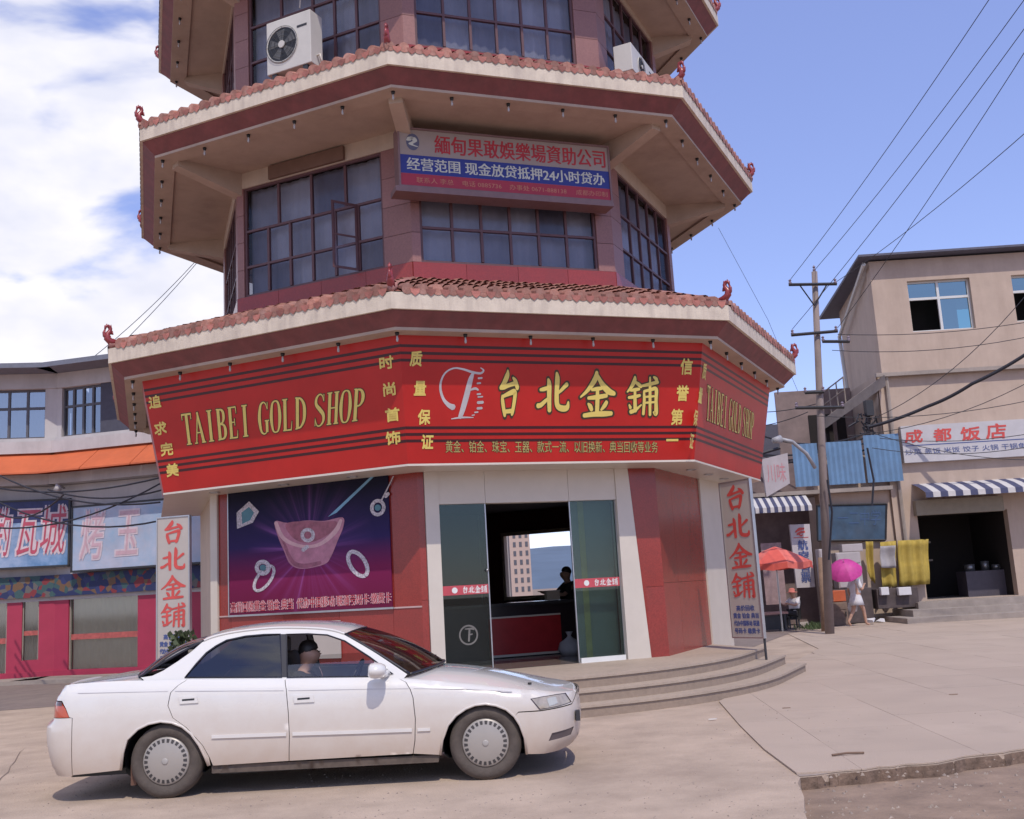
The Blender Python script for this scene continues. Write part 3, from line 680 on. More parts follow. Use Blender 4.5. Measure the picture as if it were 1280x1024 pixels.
# ------------------------------------------------------------------ shop sign band
sign=empty('shop_sign',TC,TH,label='long red and gold shop sign wrapped round the tower above the door',cat='sign')
def SF(f):
    F=fm(f)
    def g(u,v,d=0): # v 0..1 bottom to top, u in m along the face at that height
        r=RB+(RT-RB)*v; return F(u,r*C22+d,ZB+(ZT-ZB)*v)
    return g
for f in (-1,0,1):
    g=SF(f); rows=[[g(-(RB+(RT-RB)*v)*C22*T22,v),g((RB+(RT-RB)*v)*C22*T22,v)] for v in (0,1)]
    MB().grid(rows).build('sign_panel',m_signred,sign,fix=False)
    def hwv(v): return (RB+(RT-RB)*v)*C22*T22
    mb=MB()
    for vc in (.90,.845,.79,.275,.225,.175):
        mb.add([g(-hwv(vc-.011),vc-.011,.002),g(hwv(vc-.011),vc-.011,.002),g(hwv(vc+.011),vc+.011,.002),g(-hwv(vc+.011),vc+.011,.002)],[(0,1,2,3)])
    mb.build('stripe',m_signdark,sign,fix=False)
# ends and back of the box
for f,side_ in ((-1,-1),(1,1)):
    g=SF(f); F=fm(f)
    pts=[]
    for v in (0,1):
        r=RB+(RT-RB)*v; s=side_*r*C22*T22; z=ZB+(ZT-ZB)*v
        pts.append(F(s,r*C22,z))
    c2=Vector((0,0,0)); inn=[p.copy() for p in pts]; F2=fm(f+side_)
    q=[]
    for v in (0,1):
        r=RB+(RT-RB)*v; z=ZB+(ZT-ZB)*v; s=-side_*r*C22*T22+side_*(.9 if side_<0 else .25); q.append(F2(s,r*C22-(.0 if side_<0 else .05),z))
    MB().add([pts[0],pts[1],q[1],q[0]],[(0,1,2,3)]).build('end_panel',m_pink,sign,fix=False)
mb=MB()
for f in (-1,0,1):
    F=fm(f); a=RT*C22
    mb.grid([[F(-a*T22,a,ZT),F(a*T22,a,ZT)],[F(-a*T22*.8,a*.8,ZT),F(a*T22*.8,a*.8,ZT)]])
mb.build('top_cover',m_dark,sign)
def spx(f,x,y):
    """pixel to (u,v) on slanted sign face"""
    v=.5
    for _ in range(12):
        r=RB+(RT-RB)*v; s,z=fpx(f,r*C22,x,y); v=(z-ZB)/(ZT-ZB)
    return s,v
om=MB(); m_outl=mat('letter outline',(.05,.03,.01),.5)
g=SF(0); 
def gg(f): 
    g=SF(f); return lambda u,v,d:g(u,v,d)
for ch,(x0,x1,y0,y1) in zip('台北金铺',((619,652,463,522),(671,712,466,518),(724,769,465,522),(783,823,471,520))):
    ua,va=spx(0,x0,y1); ub,vb=spx(0,x1,y0); g1,o1=MB(),MB(); brush(g1,o1,ch,gg(0),ua,ub,va,vb,.006,3.4); c_=g1.build('character',m_gold,sign,fix=False); o1.build('outline',m_outl,c_,fix=False)
# TAIBEI GOLD SHOP: left and right faces
def quadfn(f,p00,p10,p11,p01):
    """bilinear from pixel corners (bl,br,tr,tl) to the sign face"""
    c=[spx(f,*p) for p in (p00,p10,p11,p01)]; g=SF(f)
    def fn(u,v,d): 
        a=[c[0][k]*(1-u)*(1-v)+c[1][k]*u*(1-v)+c[2][k]*u*v+c[3][k]*(1-u)*v for k in (0,1)]
        return g(a[0],a[1],d)
    return fn
serif_text(None,None,'TAIBEI GOLD SHOP',quadfn(-1,(231,557),(456,525),(459,484),(226,518)),0,1,0,1,.006)
serif_text(None,None,'TAIBEI GOLD SHOP',quadfn(1,(882,525),(941,550),(943,517),(884,481)),0,1,0,1,.006)
# small side characters
gs=os_=None
def chars(f,txt,pts,w=16,h=20,mb=gs,mo=os_,d=.008,off=.022):
    for ch,(x,y) in zip(txt,pts):
        mb=MB()
        ua,va=spx(f,x-w*.41,y+h*.41); ub,vb=spx(f,x+w*.41,y-h*.41); g=SF(f)
        bold_text(mb,ch,gg(f),ua,ub,va,vb,d,.004,.12,'国'); mb.build('character',m_gold,sign,fix=False)
chars(-1,'追求完美',((194,503),(201,536),(209,562),(216,588)),14,20)
chars(-1,'时尚首饰',((483,454),(487,487),(491,519),(492,548)),17,21)
chars(0,'质量保证',((520,449),(525,486),(530,522),(534,553)),16,21)
chars(0,'信誉第一',((858,459),(853,492),(846,522),(840,551)),16,22)
chars(1,'质量保证',((880,465),(875,495),(869,523),(864,552)),7,20)
# bottom business line
txt='黄金、铂金、珠宝、玉器、款式一流、以旧换新、典当回收等业务'
fn=quadfn(0,(557,566),(822,566),(822,552),(557,551))
bold_text(om,txt,fn,0,1,0,1,.004,0.0022); m2=MB()
put_text(m2,txt,fn,0,1,0,1,.006,0); m2.build('business_line',mat('dim gold',(.45,.36,.12),.5),sign,fix=False,kind='stuff')
om.build('business_line_outline',m_outl,sign,fix=False,kind='stuff')
# swoosh F logo
lm=MB(); sx=lambda x:545+x/4.414; sy=lambda y:450+y/4.414
def lfn(x,y,d): 
    u,v=spx(0,sx(x),sy(y)); return SF(0)(u,v,d)
def lst(P,d): stroke(lm,[(a,b,c) for a,b,c in P],lfn,d)
lst([(246,44,5),(262,58,9),(245,74,12),(200,68,13),(150,52,11),(100,46,9),(55,68,9),(30,110,10),(24,160,13),(40,215,16),(68,248,24),(95,262,34)],.004)
lst([(205,72,14),(190,110,26),(170,190,30),(148,270,28),(132,318,22)],.0045)
lst([(84,326,5),(140,318,10),(205,318,5)],.005); lst([(185,168,8),(215,158,14),(232,166,10)],.005)
for (x,y,w_,h_) in ((243,102,20,10),(236,130,18,10),(236,190,18,10),(244,205,26,8),(244,236,28,16),(240,268,24,14),(222,290,18,8),(205,306,14,6)):
    lst([(x-w_/2,y,h_),(x+w_/2,y-2,h_)],.005)
lm.build('logo',mat('silver logo',(.55,.52,.52),.35,.2,3,metal=.3),sign,fix=False)
# ------------------------------------------------------------------ big poster left of the door
F=fm(-1)
po=empty('jewellery_poster',TC,TH,label='dark blue and magenta jewellery poster with gold ingot left of the door',cat='poster')
s0,z0_=fpx(-1,APS+.03,281,768); s1,_=fpx(-1,APS+.03,494,757); z0_=1.5; z1_=3.5
s0,s1=-1.6,1.49
mp_=bpy.data.materials.new('poster print'); mp_.use_nodes=True; t=mp_.node_tree; b=t.nodes['Principled BSDF']; b.inputs['Roughness'].default_value=.65; b.inputs['Specular IOR Level'].default_value=.25
c=N(t,'ShaderNodeTexCoord'); s_=N(t,'ShaderNodeSeparateXYZ'); t.links.new(c.outputs['Object'],s_.inputs[0])
X,Y=s_.outputs[0],s_.outputs[2]
ang=mathn(t,'ARCTAN2',Y,X); rad=mathn(t,'SQRT',mathn(t,'ADD',mathn(t,'MULTIPLY',X,X),mathn(t,'MULTIPLY',Y,Y)))
nn=N(t,'ShaderNodeTexNoise'); nn.noise_dimensions='1D'; nn.inputs['Scale'].default_value=5; nn.inputs['Detail'].default_value=4; t.links.new(ang,nn.inputs['W'])
rays=mathn(t,'POWER',nn.outputs[0],5); fall=mathn(t,'SUBTRACT',1.25,rad,clamp=True); glow=mathn(t,'MULTIPLY',mathn(t,'MULTIPLY',rays,fall),6,clamp=True)
cr=N(t,'ShaderNodeValToRGB'); t.links.new(mathn(t,'MULTIPLY_ADD',Y,.5,.5),cr.inputs[0]); e=cr.color_ramp.elements
e[0].position=.05; e[0].color=(.13,.006,.04,1); e[1].position=.95; e[1].color=(.004,.004,.022,1)
k=e.new(.33); k.color=(.17,.008,.065,1); k=e.new(.55); k.color=(.022,.012,.085,1)
xm=N(t,'ShaderNodeMixRGB'); t.links.new(mathn(t,'MULTIPLY',glow,.38),xm.inputs[0]); t.links.new(cr.outputs[0],xm.inputs[1]); xm.inputs[2].default_value=(.42,.14,.50,1)
t.links.new(xm.outputs[0],b.inputs['Base Color'])
cx_,cz_=0.0,2.45
pan=MB(); pan.box(s0-.02,s1+.02,0,.02,z0_-.02,z1_+.02,lambda u,o,z:Vector((u,-o,z-cz_))); 
pano=pan.build('print_panel',mp_,po); pano.location=F(0,APS+.012,cz_); pano.rotation_euler=(0,0,-PI/4)
fr_=MB()
for a,b_,c_,d_ in ((s0-.04,s1+.04,z0_-.05,z0_-.021),(s0-.04,s0-.021,z0_-.02,z1_+.02)): fr_.box(a,b_,APS+.012,APS+.04,c_,d_,F)
fr_.build('frame',m_steel,po)
PF=lambda u,v,d:F(u,APS+.034+d,v)
def ppx(x,y): return fpx(-1,APS+.034,x,y)
def pfn(x,y,d): u,v=ppx(x,y); return PF(u,v,d)
def PP(x,y): return (160+x/3.2,580+y/3.2) # zoom crop px -> image px
def zf(x,y,d): return pfn(*PP(x,y),d)
def cpoly(P,k=4):
    n=len(P); Q=[(a,b,0) for a,b in P]; o=[]
    for i in range(n):
        a,b,c,d=Q[i-1],Q[i],Q[(i+1)%n],Q[(i+2)%n]
        for j in range(k):
            t=j/k; o.append(tuple(.5*((2*b[q])+(-a[q]+c[q])*t+(2*a[q]-5*b[q]+4*c[q]-d[q])*t*t+(-a[q]+3*b[q]-3*c[q]+d[q])*t**3) for q in (0,1)))
    return o
_ip=cpoly([(588,230),(640,236),(715,226),(785,228),(858,214),(862,250),(838,310),(812,372),(785,402),(700,420),(650,402),(625,350),(600,290)])
ig=MB(); ig.add([zf(x,y,.003) for x,y in _ip],[list(range(len(_ip)))])
ig.build('ingot',mat('ingot print',(.42,.17,.24),.4,.25,6),po,fix=False)
sh2=MB(); stroke(sh2,[(628,330,10),(660,392,16),(705,408,18),(770,395,14)],zf,.0035); stroke(sh2,[(600,262,8),(622,312,10),(640,345,6)],zf,.0036); sh2.build('ingot_shading',mat('ingot deep print',(.28,.09,.14),.5,.3,9),po,fix=False)
ih=MB(); stroke(ih,[(592,235,14),(625,300,16),(700,330,12),(770,320,14),(830,270,18),(852,225,12)],zf,.005)
ih.build('ingot_rim',mat('ingot rim print',(.60,.36,.38),.4,.15,8),po,fix=False)
_iq=cpoly([(632,240),(700,229),(780,231),(838,232),(805,280),(740,312),(690,312),(650,285)])
io=MB(); io.add([zf(x,y,.004) for x,y in _iq],[list(range(len(_iq)))])
io.build('ingot_hollow',mat('ingot hollow print',(.30,.09,.13),.4,.3,9),po,fix=False)
m_jw=mat('silver print',(.46,.42,.46),.6,.55,40)
jw=MB()
def ringst(cx,cy,rx,ry,rot,w_,d=.005,name='ring_print'):
    jw=MB()
    n=22; P=[(cx+rx*math.cos(t)*math.cos(rot)-ry*math.sin(t)*math.sin(rot),cy+rx*math.cos(t)*math.sin(rot)+ry*math.sin(t)*math.cos(rot),w_) for t in [2*PI*k/n for k in range(n+1)]]
    stroke(jw,P,zf,d,0,False,False); jw.build(name,m_jw,po,fix=False)
ringst(920,400,55,30,1.0,16); ringst(545,458,58,26,-.95,12); ringst(540,415,24,24,0,16,.006); ringst(1000,175,24,28,.2,14,.005,'pendant_print')
stroke(jw,[(1015,145,6),(1040,95,5),(1062,50,4)],zf,.005); stroke(jw,[(1030,130,16),(1042,118,14)],zf,.006)
jw.build('pendant_chain',m_jw,po,fix=False); jw=MB(); jw.add([zf(x,y,.005) for x,y in [(435,195),(485,150),(525,190),(500,235),(437,260)]],[list(range(5))])
jw.build('brooch_print',m_jw,po,fix=False); jw=MB(); ringst(720,285,22,22,0,14,.007); stroke(jw,[(700,345,16),(720,330,14)],zf,.007)
jw.build('pin_print',m_jw,po,fix=False)
m_gem=mat('teal gem print',(.05,.16,.20),.2)
for (x,y,r_) in ((541,415,13),(1000,175,13)): gmn=MB(); gmn.add([zf(x+r_*math.cos(q),y+r_*math.sin(q),.0085) for q in [k*PI/5 for k in range(10)]],[list(range(10))]); gmn.build('gemstone',m_gem,po,fix=False)
gmn=MB(); gmn.add([zf(x,y,.0065) for x,y in [(455,195),(485,172),(505,195),(490,225),(458,240)]],[list(range(5))])
gmn.build('gemstone',m_gem,po,fix=False)
bm_=MB(); bm_.add([zf(x,y,.0025) for x,y in [(985,38),(1000,36),(835,195),(800,212)]],[(0,1,2,3)]); bm_.build('light_ray',mat('ray print',(.16,.34,.50),.4,.2,3),po,fix=False)
tt=MB(); 
def qf(c):
    cc=[ppx(*PP(*p)) for p in c]
    def fn(u,v,d):
        a=[cc[0][k]*(1-u)*(1-v)+cc[1][k]*u*(1-v)+cc[2][k]*u*v+cc[3][k]*(1-u)*v for k in (0,1)]
        return PF(a[0],a[1],d)
    return fn
pt='高价回收黄金 铂金 典当  代办中国移动 联通号码卡 缴费卡'
fn=qf(((412,597),(1052,556),(1052,512),(412,553)))
bold_text(tt,pt,fn,0,1,0,1,.003,.005); tt.build('text_outline',mat('print pink',(.62,.40,.42),.5),po,fix=False)
tt=MB(); put_text(tt,pt,fn,0,1,0,1,.005,.0); tt.build('text',mat('print red',(.45,.04,.06),.5),po,fix=False)
# small white notice board under it
nb=MB(); nb.box(-.95,.55,APS+.015,APS+.03,.75,1.32,F)
nbo=nb.build('notice_panel',m_signw); nbo.location=TC; nbo.rotation_euler=(0,0,TH); tag(nbo,'pale notice board low on the red wall behind the car roof','notice board')
# ------------------------------------------------------------------ vertical white signs
def vsign(name,label,A,B,zb,zt,flip=False,post=False,back=.05,txtw=.8):
    """A,B world xy of the left and right edge as seen"""
    A=Vector((A[0],A[1],0)); B=Vector((B[0],B[1],0)); d=(B-A); W_=d.length; rz=math.atan2(d.y,d.x)
    r=empty(name,(A.x,A.y,0),rz,label=label,cat='sign')
    MB().box(0,W_,0,back,zb,zt).build('board',m_signw,r)
    fb=MB()
    for a,b_,c_,d_ in ((-.02,0,zb-.02,zt+.02),(W_,W_+.02,zb-.02,zt+.02),(0,W_,zt,zt+.02),(0,W_,zb-.02,zb)): fb.box(a,b_,-.012,back,c_,d_)
    fb.build('rim',m_steel,r)
    hh=zt-zb; mb=MB(); fn=lambda u,v,d_:(u,-.001-d_,v)
    for i,ch in enumerate('台北金铺'):
        top=zt-hh*(.02+.19*i); mb=MB(); brush(mb,None,ch,fn,W_*(.5-txtw/2),W_*(.5+txtw/2),top-hh*.165,top-hh*.0,.004); mb.build('red_character',m_redink,r,fix=False)
    mb=MB()
    for i,l in enumerate(('高价回收','黄金 铂金 典当','代办中国移动 联通','号码卡 缴费卡')):
        top=zt-hh*(.80+.048*i); bold_text(mb,l,fn,W_*(.2 if i==0 else .08),W_*(.8 if i==0 else .92),top-hh*.034,top,.004,.003)
    mb.build('small_text',m_blueink,r,fix=False,kind='stuff')
    if post: MB().cyl((W_-.02,.04,zb-.45),(W_-.02,.04,zb+.2),.02,8).build('post',m_dark,r)
    return r
def onray(x,y,dist):
    d=ray(x,y); h=math.hypot(d.x,d.y); return C0+d*(dist/h)
La=onray(197,720,16.9); Lb=onray(236,720,16.6)
zb_=onray(217,830,16.75).z; zt_=onray(215,647,16.75).z
vsign('vertical_sign','tall white vertical sign with red characters at the left corner pillar',La,Lb,zb_,zt_)
Ra=onray(908,700,18.0); Rb_=onray(945,700,17.5)
zb_=onray(926,797,17.7).z; zt_=onray(920,602,17.7).z
r_=vsign('vertical_sign','tall white vertical sign with red characters on a post at the right corner',Ra,Rb_,zb_,zt_,post=True)
# ------------------------------------------------------------------ lightbox sign on floor two
bx=empty('lightbox_sign',TC,TH,label='blue red and cream lightbox sign above the second floor window',cat='sign')
F=fm(0); O1=APW+.42
c_tl=fpx(0,O1,500,160); c_tr=fpx(0,O1,760,186); c_bl=fpx(0,O1,500,238); c_br=fpx(0,O1,762,250)
bs0=(c_tl[0]+c_bl[0])/2; bs1=(c_tr[0]+c_br[0])/2; bz1=(c_tl[1]+c_tr[1])/2; bz0=(c_bl[1]+c_br[1])/2+.04
MB().box(bs0,bs1,APW+.16,O1-.002,bz0,bz1,F).build('box',mat('box cream',(.36,.28,.25),.5,.06),bx)
fb=MB()
for a,b_,c_,d_ in ((bs0-.03,bs0,bz0-.03,bz1+.03),(bs1,bs1+.03,bz0-.03,bz1+.03),(bs0,bs1,bz1,bz1+.03),(bs0,bs1,bz0-.03,bz0)): fb.box(a,b_,APW+.14,O1+.02,c_,d_,F)
fb.box(bs0-.1,bs1+.03,APW+.1,O1+.05,bz0-.12,bz0-.031,F)
fb.build('frame',mat('box frame',(.20,.12,.12),.5),bx)
hh=bz1-bz0
def bandq(v0,v1,m,name): MB().quad(F(bs0,O1,bz0+hh*v0),F(bs1,O1,bz0+hh*v0),F(bs1,O1,bz0+hh*v1),F(bs0,O1,bz0+hh*v1)).build(name,m,bx,fix=False)
bandq(.55,1,mat('print cream',(.33,.27,.24),.5,.05),'cream_band'); bandq(.22,.548,mat('print blue',(.018,.03,.22),.5,.06),'blue_band'); bandq(0,.218,mat('print red band',(.36,.02,.045),.5,.06),'red_band')
fn=lambda u,v,d:F(bs0+(bs1-bs0)*u,O1+d,bz0+hh*v)
mb=MB(); bold_text(mb,'緬甸果敢娛樂場資助公司',fn,.16,.985,.61,.94,.004,.0016); mb.build('top_lettering',mat('print crimson',(.42,.02,.03),.5),bx,fix=False)
mb=MB(); bold_text(mb,'经营范围 现金放贷抵押24小时贷办',fn,.03,.975,.275,.50,.004,.0014); mb.build('middle_lettering',mat('print white',(.55,.56,.50),.5),bx,fix=False)
mb=MB(); put_text(mb,'联系人 李总    电话 0885736    办事处 0671-888138     成都办印制',fn,.07,.985,.06,.16,.004,.0); mb.build('small_lettering',mat('print orange',(.50,.20,.12),.5),bx,fix=False)
mb=MB(); n=20; mb.add([fn(.06+.030*math.cos(2*PI*k/n),.78+.15*math.sin(2*PI*k/n),.004) for k in range(n)],[list(range(n))]); mb.build('emblem',mat('print slate',(.10,.10,.16),.4),bx,fix=False)
mb=MB(); stroke(mb,[(.04,.80,.02),(.055,.86,.03),(.07,.80,.02),(.05,.74,.02),(.08,.70,.01)],fn,.006); mb.build('emblem_swirl',mat('print white',(.5,.5,.5)),bx,fix=False)
# ------------------------------------------------------------------ air conditioners
def acunit(f,ap,s0,s1,z0,z1,label):
    F=fm(f); r=empty('air_conditioner',TC,TH,label=label,cat='air conditioner',group='air conditioners on the second eave')
    m=mat('ac cream',(.56,.54,.50),.5,.04,3,grime=.2)
    b=MB().box(s0,s1,ap-.34,ap,z0,z1,F); b.build('casing',m,r,bevel=.012)
    w_=s1-s0; h_=z1-z0; cx,cz=s0+w_*.36,z0+h_*.50; rad=h_*.34
    c=F(cx,ap,cz); ax=F(0,1,0)
    MB().lathe([(rad,.0),(rad,.012),(rad*.93,.014),(rad*.93,.002)],c,ax,28).build('fan_rim',m,r)
    MB().lathe([(rad*.93,.003),(0,.003)],c,ax,28).build('fan_recess',m_black,r,fix=False)
    b=MB()
    for k in range(5):
        a=2*PI*k/5; P=[(rad*.2*math.cos(a),rad*.2*math.sin(a)),(rad*.85*math.cos(a+.1),rad*.85*math.sin(a+.1)),(rad*.85*math.cos(a+.75),rad*.85*math.sin(a+.75)),(rad*.25*math.cos(a+.8),rad*.25*math.sin(a+.8))]
        b.add([F(cx+u,ap+.006,cz+v) for u,v in P],[(0,1,2,3)])
    b.build('fan_blades',mat('fan grey',(.10,.10,.10),.5),r,fix=False)
    for q in (1,.72,.48): 
        MB().tube([F(cx+rad*q*math.cos(t),ap+.022,cz+rad*q*math.sin(t)) for t in [2*PI*k/24 for k in range(24)]],.004,4,closed=True).build('guard_ring',m_dark,r)
    b=MB()
    for k in range(8):
        t=2*PI*k/8; b.tube([F(cx,ap+.022,cz),F(cx+rad*math.cos(t),ap+.022,cz+rad*math.sin(t))],.003,4)
    b.build('guard_spokes',m_dark,r)
    MB().lathe([(rad*.2,.01),(rad*.2,.03),(0,.032)],c,ax,14).build('hub',m,r)
    MB().box(s0+w_*.70,s0+w_*.92,ap,ap+.006,z0+h_*.72,z0+h_*.76,F).build('badge',m_dark,r)
    MB().box(s0+w_*.1,s0+w_*.2,ap-.3,ap-.02,z0-.12,z0,F).build('foot',m_dark,r); MB().box(s0+w_*.8,s0+w_*.9,ap-.3,ap-.02,z0-.12,z0,F).build('foot',m_dark,r)
    MB().tube([F(s1-.02,ap-.17,z0+.18),F(s1+.06,ap-.17,z0+.2),F(s1+.07,ap-.2,z0+.05),F(s1-.05,ap-.5,z0+.0)],.02,6).build('hose',m_white,r,smooth=True)
    return r
A1=APW+.62
q0=fpx(-1,A1,334,97); q1=fpx(-1,A1,389,75); q2=fpx(-1,A1,336,30); q3=fpx(-1,A1,387,10)
acunit(-1,A1,q0[0],q1[0],(q0[1]+q1[1])/2,(q2[1]+q3[1])/2,'cream air conditioner with round fan on the left side of the eave')
q0=fpx(1,A1,791,85); q1=fpx(1,A1,819,100); q2=fpx(1,A1,791,57)
acunit(1,A1,q0[0],q1[0]+.05,min(q0[1],q1[1])-.02,q2[1]+.02,'cream air conditioner seen edge on at the right side of the eave')
MB().tube([fm(-1)(-.1,APW+.3,11.9),fm(-1)(-.1,APW+.1,13.2)],.012,6).build('pipe',m_white,tower)
# ------------------------------------------------------------------ white saloon car
ca=gpt(207,953,.31); cb=gpt(607,930,.31); cdv=(cb-ca); cdv.z=0; WB=cdv.length; crz=math.atan2(cdv.y,cdv.x)
YW=-.86   # local y of the near wheel faces
car_o=Vector((ca.x,ca.y,0))+Vector((-math.sin(crz),math.cos(crz),0))*(-YW)
car=empty('parked_car',car_o,crz,label='white four door saloon car passing in front of the shop steps',cat='car')
car.name='car'
CMi=(Matrix.Translation(car_o)@Matrix.Rotation(crz,4,'Z')).inverted()
def cpx(x,y,yl):
    o=CMi@C0; d=CMi.to_3x3()@ray(x,y); t=(yl-o.y)/d.y; p=o+d*t; return p.x,p.z
def interp(T,x):
    if x<=T[0][0]: return T[0][1]
    for (a,b),(c,d) in zip(T,T[1:]):
        if x<=c: 
            t=(x-a)/(c-a); t=t; return b+(d-b)*t
    return T[-1][1]
def smooth_T(T,n=6):
    P=catmull([(a,b,0) for a,b in T],n); return [(p[0],p[1]) for p in P]
# shoulder (near side top edge of the body side)
SH=smooth_T([cpx(x,y,-.80) for x,y in ((66,866),(80,857),(120,853),(160,851),(200,850.5),(232,849.5),(300,848.8),(354,848.3),(420,848),(495,847.5),(545,851),(600,856),(650,861.5))]+[(3.30,.742),(3.45,.715),(3.55,.703),(3.62,.693),(3.70,.680)])
XR=smooth_T([(.18,-1.01),(.26,-1.09),(.36,-1.125),(.50,-1.16),(.64,-1.17),(.69,-1.15),(.70,-1.11),(.84,-1.10),(.95,-1.065),(1.0,-1.03)])  # z -> rear end x
XF=smooth_T([(.16,3.55),(.21,3.63),(.28,3.69),(.42,3.715),(.52,3.72),(.60,3.712),(.655,3.705),(.70,3.70),(.85,3.695)])
Wd=.885
def zsh(x): return interp(SH,x)
def Yb(x,z):
    zs=zsh(x)
    w_=Wd
    xf=interp(XF,z)+.015; xr=interp(XR,z)-.015
    if x>2.75: t=min(1,(x-2.9)/(xf-2.9)) if x>2.9 else 0; w_*=max(0,(1-t**4.2))**.40
    if x<-.35: t=min(1,(-.35-x)/(-.35-xr)); w_*=max(0,(1-t**9.0))**.30
    p=1-.045*max(0,(.5-z)/.34)**2
    h=max(0,(z-.60)/max(.1,(zs-.60))); p*=1-.035*h**2-.055*max(0,(h-.72)/.28)**2.2
    # fender lip swelling
    return w_*p
def Yg(z): h=z-.93; return .80-.50*h-.10*h*h
def pip(p,poly):
    c=False; x,y=p; n=len(poly)
    for i in range(n):
        a,b=poly[i-1],poly[i]
        if (a[1]>y)!=(b[1]>y) and x<(b[0]-a[0])*(y-a[1])/(b[1]-a[1])+a[0]: c=not c
    return c
def segd(p,a,b):
    dx,dy=b[0]-a[0],b[1]-a[1]; L=dx*dx+dy*dy
    t=max(0,min(1,((p[0]-a[0])*dx+(p[1]-a[1])*dy)/L)) if L else 0
    return math.hypot(p[0]-a[0]-t*dx,p[1]-a[1]-t*dy)
def resamp(poly,st):
    o=[]
    for i in range(len(poly)):
        a,b=poly[i],poly[(i+1)%len(poly)]; n=max(1,int(math.hypot(b[0]-a[0],b[1]-a[1])/st))
        for j in range(n): o.append((a[0]+(b[0]-a[0])*j/n,a[1]+(b[1]-a[1])*j/n))
    return o
def fillpoly(outer,holes,g=.05,gx=None):
    outer=resamp(outer,g*.8); holes=[resamp(h,g*.8) for h in holes]
    loops=[outer]+holes; vs=[];ed=[]
    for L in loops:
        b=len(vs); vs+=L; ed+=[(b+i,b+(i+1)%len(L)) for i in range(len(L))]
    xs=[p[0] for p in outer]; ys=[p[1] for p in outer]
    x=min(xs)+g/2
    while x<max(xs):
        stepx=g if not gx else gx(x)
        y=min(ys)+g/2
        while y<max(ys):
            p=(x,y)
            if pip(p,outer) and not any(pip(p,h) for h in holes) and min(segd(p,L[i-1],L[i]) for L in loops for i in range(len(L)) if abs(L[i][0]-x)<g*1.5)if any(abs(L[i][0]-x)<g*1.5 for L in loops for i in range(len(L))) else True:
                dm=min([segd(p,L[i-1],L[i]) for L in loops for i in range(len(L)) if abs(L[i][0]-x)<g*1.5] or [1])
                if dm>g*.45 and pip(p,outer) and not any(pip(p,h) for h in holes): vs.append(p)
            y+=g
        x+=stepx
    r=delaunay_2d_cdt([Vector(v) for v in vs],ed,[],0,1e-6)
    V=[tuple(v) for v in r[0]]; Fc=[]
    for f in r[2]:
        c=(sum(V[i][0] for i in f)/len(f),sum(V[i][1] for i in f)/len(f))
        if pip(c,outer) and not any(pip(c,h) for h in holes): Fc.append(list(f))
    return V,Fc
def gxf(x): return .022 if (x>3.3 or x<-.8) else .05
def sidepanel(name,outer,holes,m,yf,parent=car,g=.05,thick=.02,both=True,off=0,smooth=True,gx=gxf):
    V,Fc=fillpoly(outer,holes,g,gx)
    cnt={}
    for f in Fc:
        for i in range(len(f)):
            e=(f[i],f[(i+1)%len(f)]); cnt[e]=1
    bd=[(a,b) for (a,b) in cnt if (b,a) not in cnt]
    obs=[]
    for sg in ((-1,1) if both else (-1,)):
        mb=MB(); P=[(x,sg*(yf(x,z)+off),z) for x,z in V]; n=len(P)
        mb.add(P,[f if sg<0 else f[::-1] for f in Fc])
        if thick:
            # return flange
            idx={}; extra=[]
            for a,b in bd:
                for q in (a,b):
                    if q not in idx: idx[q]=n+len(extra); extra.append((P[q][0],P[q][1]-sg*thick,P[q][2]))
            mb.v+= [Vector(p) for p in extra]
            for a,b in bd: mb.f.append([b,a,idx[a],idx[b]] if sg<0 else [a,b,idx[b],idx[a]]); mb.m.append(0)
        me=mb.mesh(name,m,False,False); autosm(me,40)
        obs.append(inst(name,me,parent))
    return obs
def pxl(pts,y=-.86): return [cpx(a,b,y) for a,b in pts]
def shp(x0,x1,n=14):
    return [(x0+(x1-x0)*i/n,zsh(x0+(x1-x0)*i/n)) for i in range(n+1)]
xd_r=cpx(232,850,-.82)[0]; xB=cpx(354,848,-.82)[0]; xA=cpx(496,847,-.82)[0]
# shut lines (pixel traces), made into polygons with 3 mm gaps
rearedge=pxl([(232,850),(222,857),(213.5,866),(210.7,882),(217,897),(234,909),(254,931),(262,946),(266,957)])
bline=pxl([(354.5,848),(358,862),(361,890),(362.5,920),(361.5,951)])
frontedge=pxl([(496,847),(507,853),(513,862),(516.5,872),(519.5,898),(519,925),(516.5,942)])
fix=lambda p:(p[0],min(p[1],zsh(p[0])))
rearedge[0]=(rearedge[0][0],zsh(rearedge[0][0])); bline[0]=(bline[0][0],zsh(bline[0][0])); frontedge[0]=(frontedge[0][0],zsh(frontedge[0][0]))
gp=.0035
def sh_(L,dx): return [(x+dx,z) for x,z in L]
rr=sh_(rearedge,gp); bl=sh_(bline,-gp)
door_r=shp(rr[0][0],bl[0][0],12)+bl[1:]+rr[1:][::-1]
br=sh_(bline,gp); fl=sh_(frontedge,-gp)
door_f=shp(br[0][0],fl[0][0],14)+fl[1:]+br[1:][::-1]
farch=pxl([(550.5,943.5),(553,925),(560,906),(570,894),(582.5,885.5),(594,881),(607,879.5),(620,881.5),(633,886.5),(643,895),(650,906),(656,922),(658.5,943)])
rarch=pxl([(151.5,962.5),(155,940),(160,924),(173.6,911),(187,904.5),(202,901.5),(216,903),(229,908),(240,917),(250,931),(257,946),(261,957)])
fe=sh_(frontedge,gp)
bseam=pxl([(647,888.3),(664,886.5),(675,886.5)])
hl=pxl([(662.6,872.7),(678,870),(695,868.3),(708,868),(716,880.4),(700,883.5),(674,886.8)],-.80)
xnose=3.655
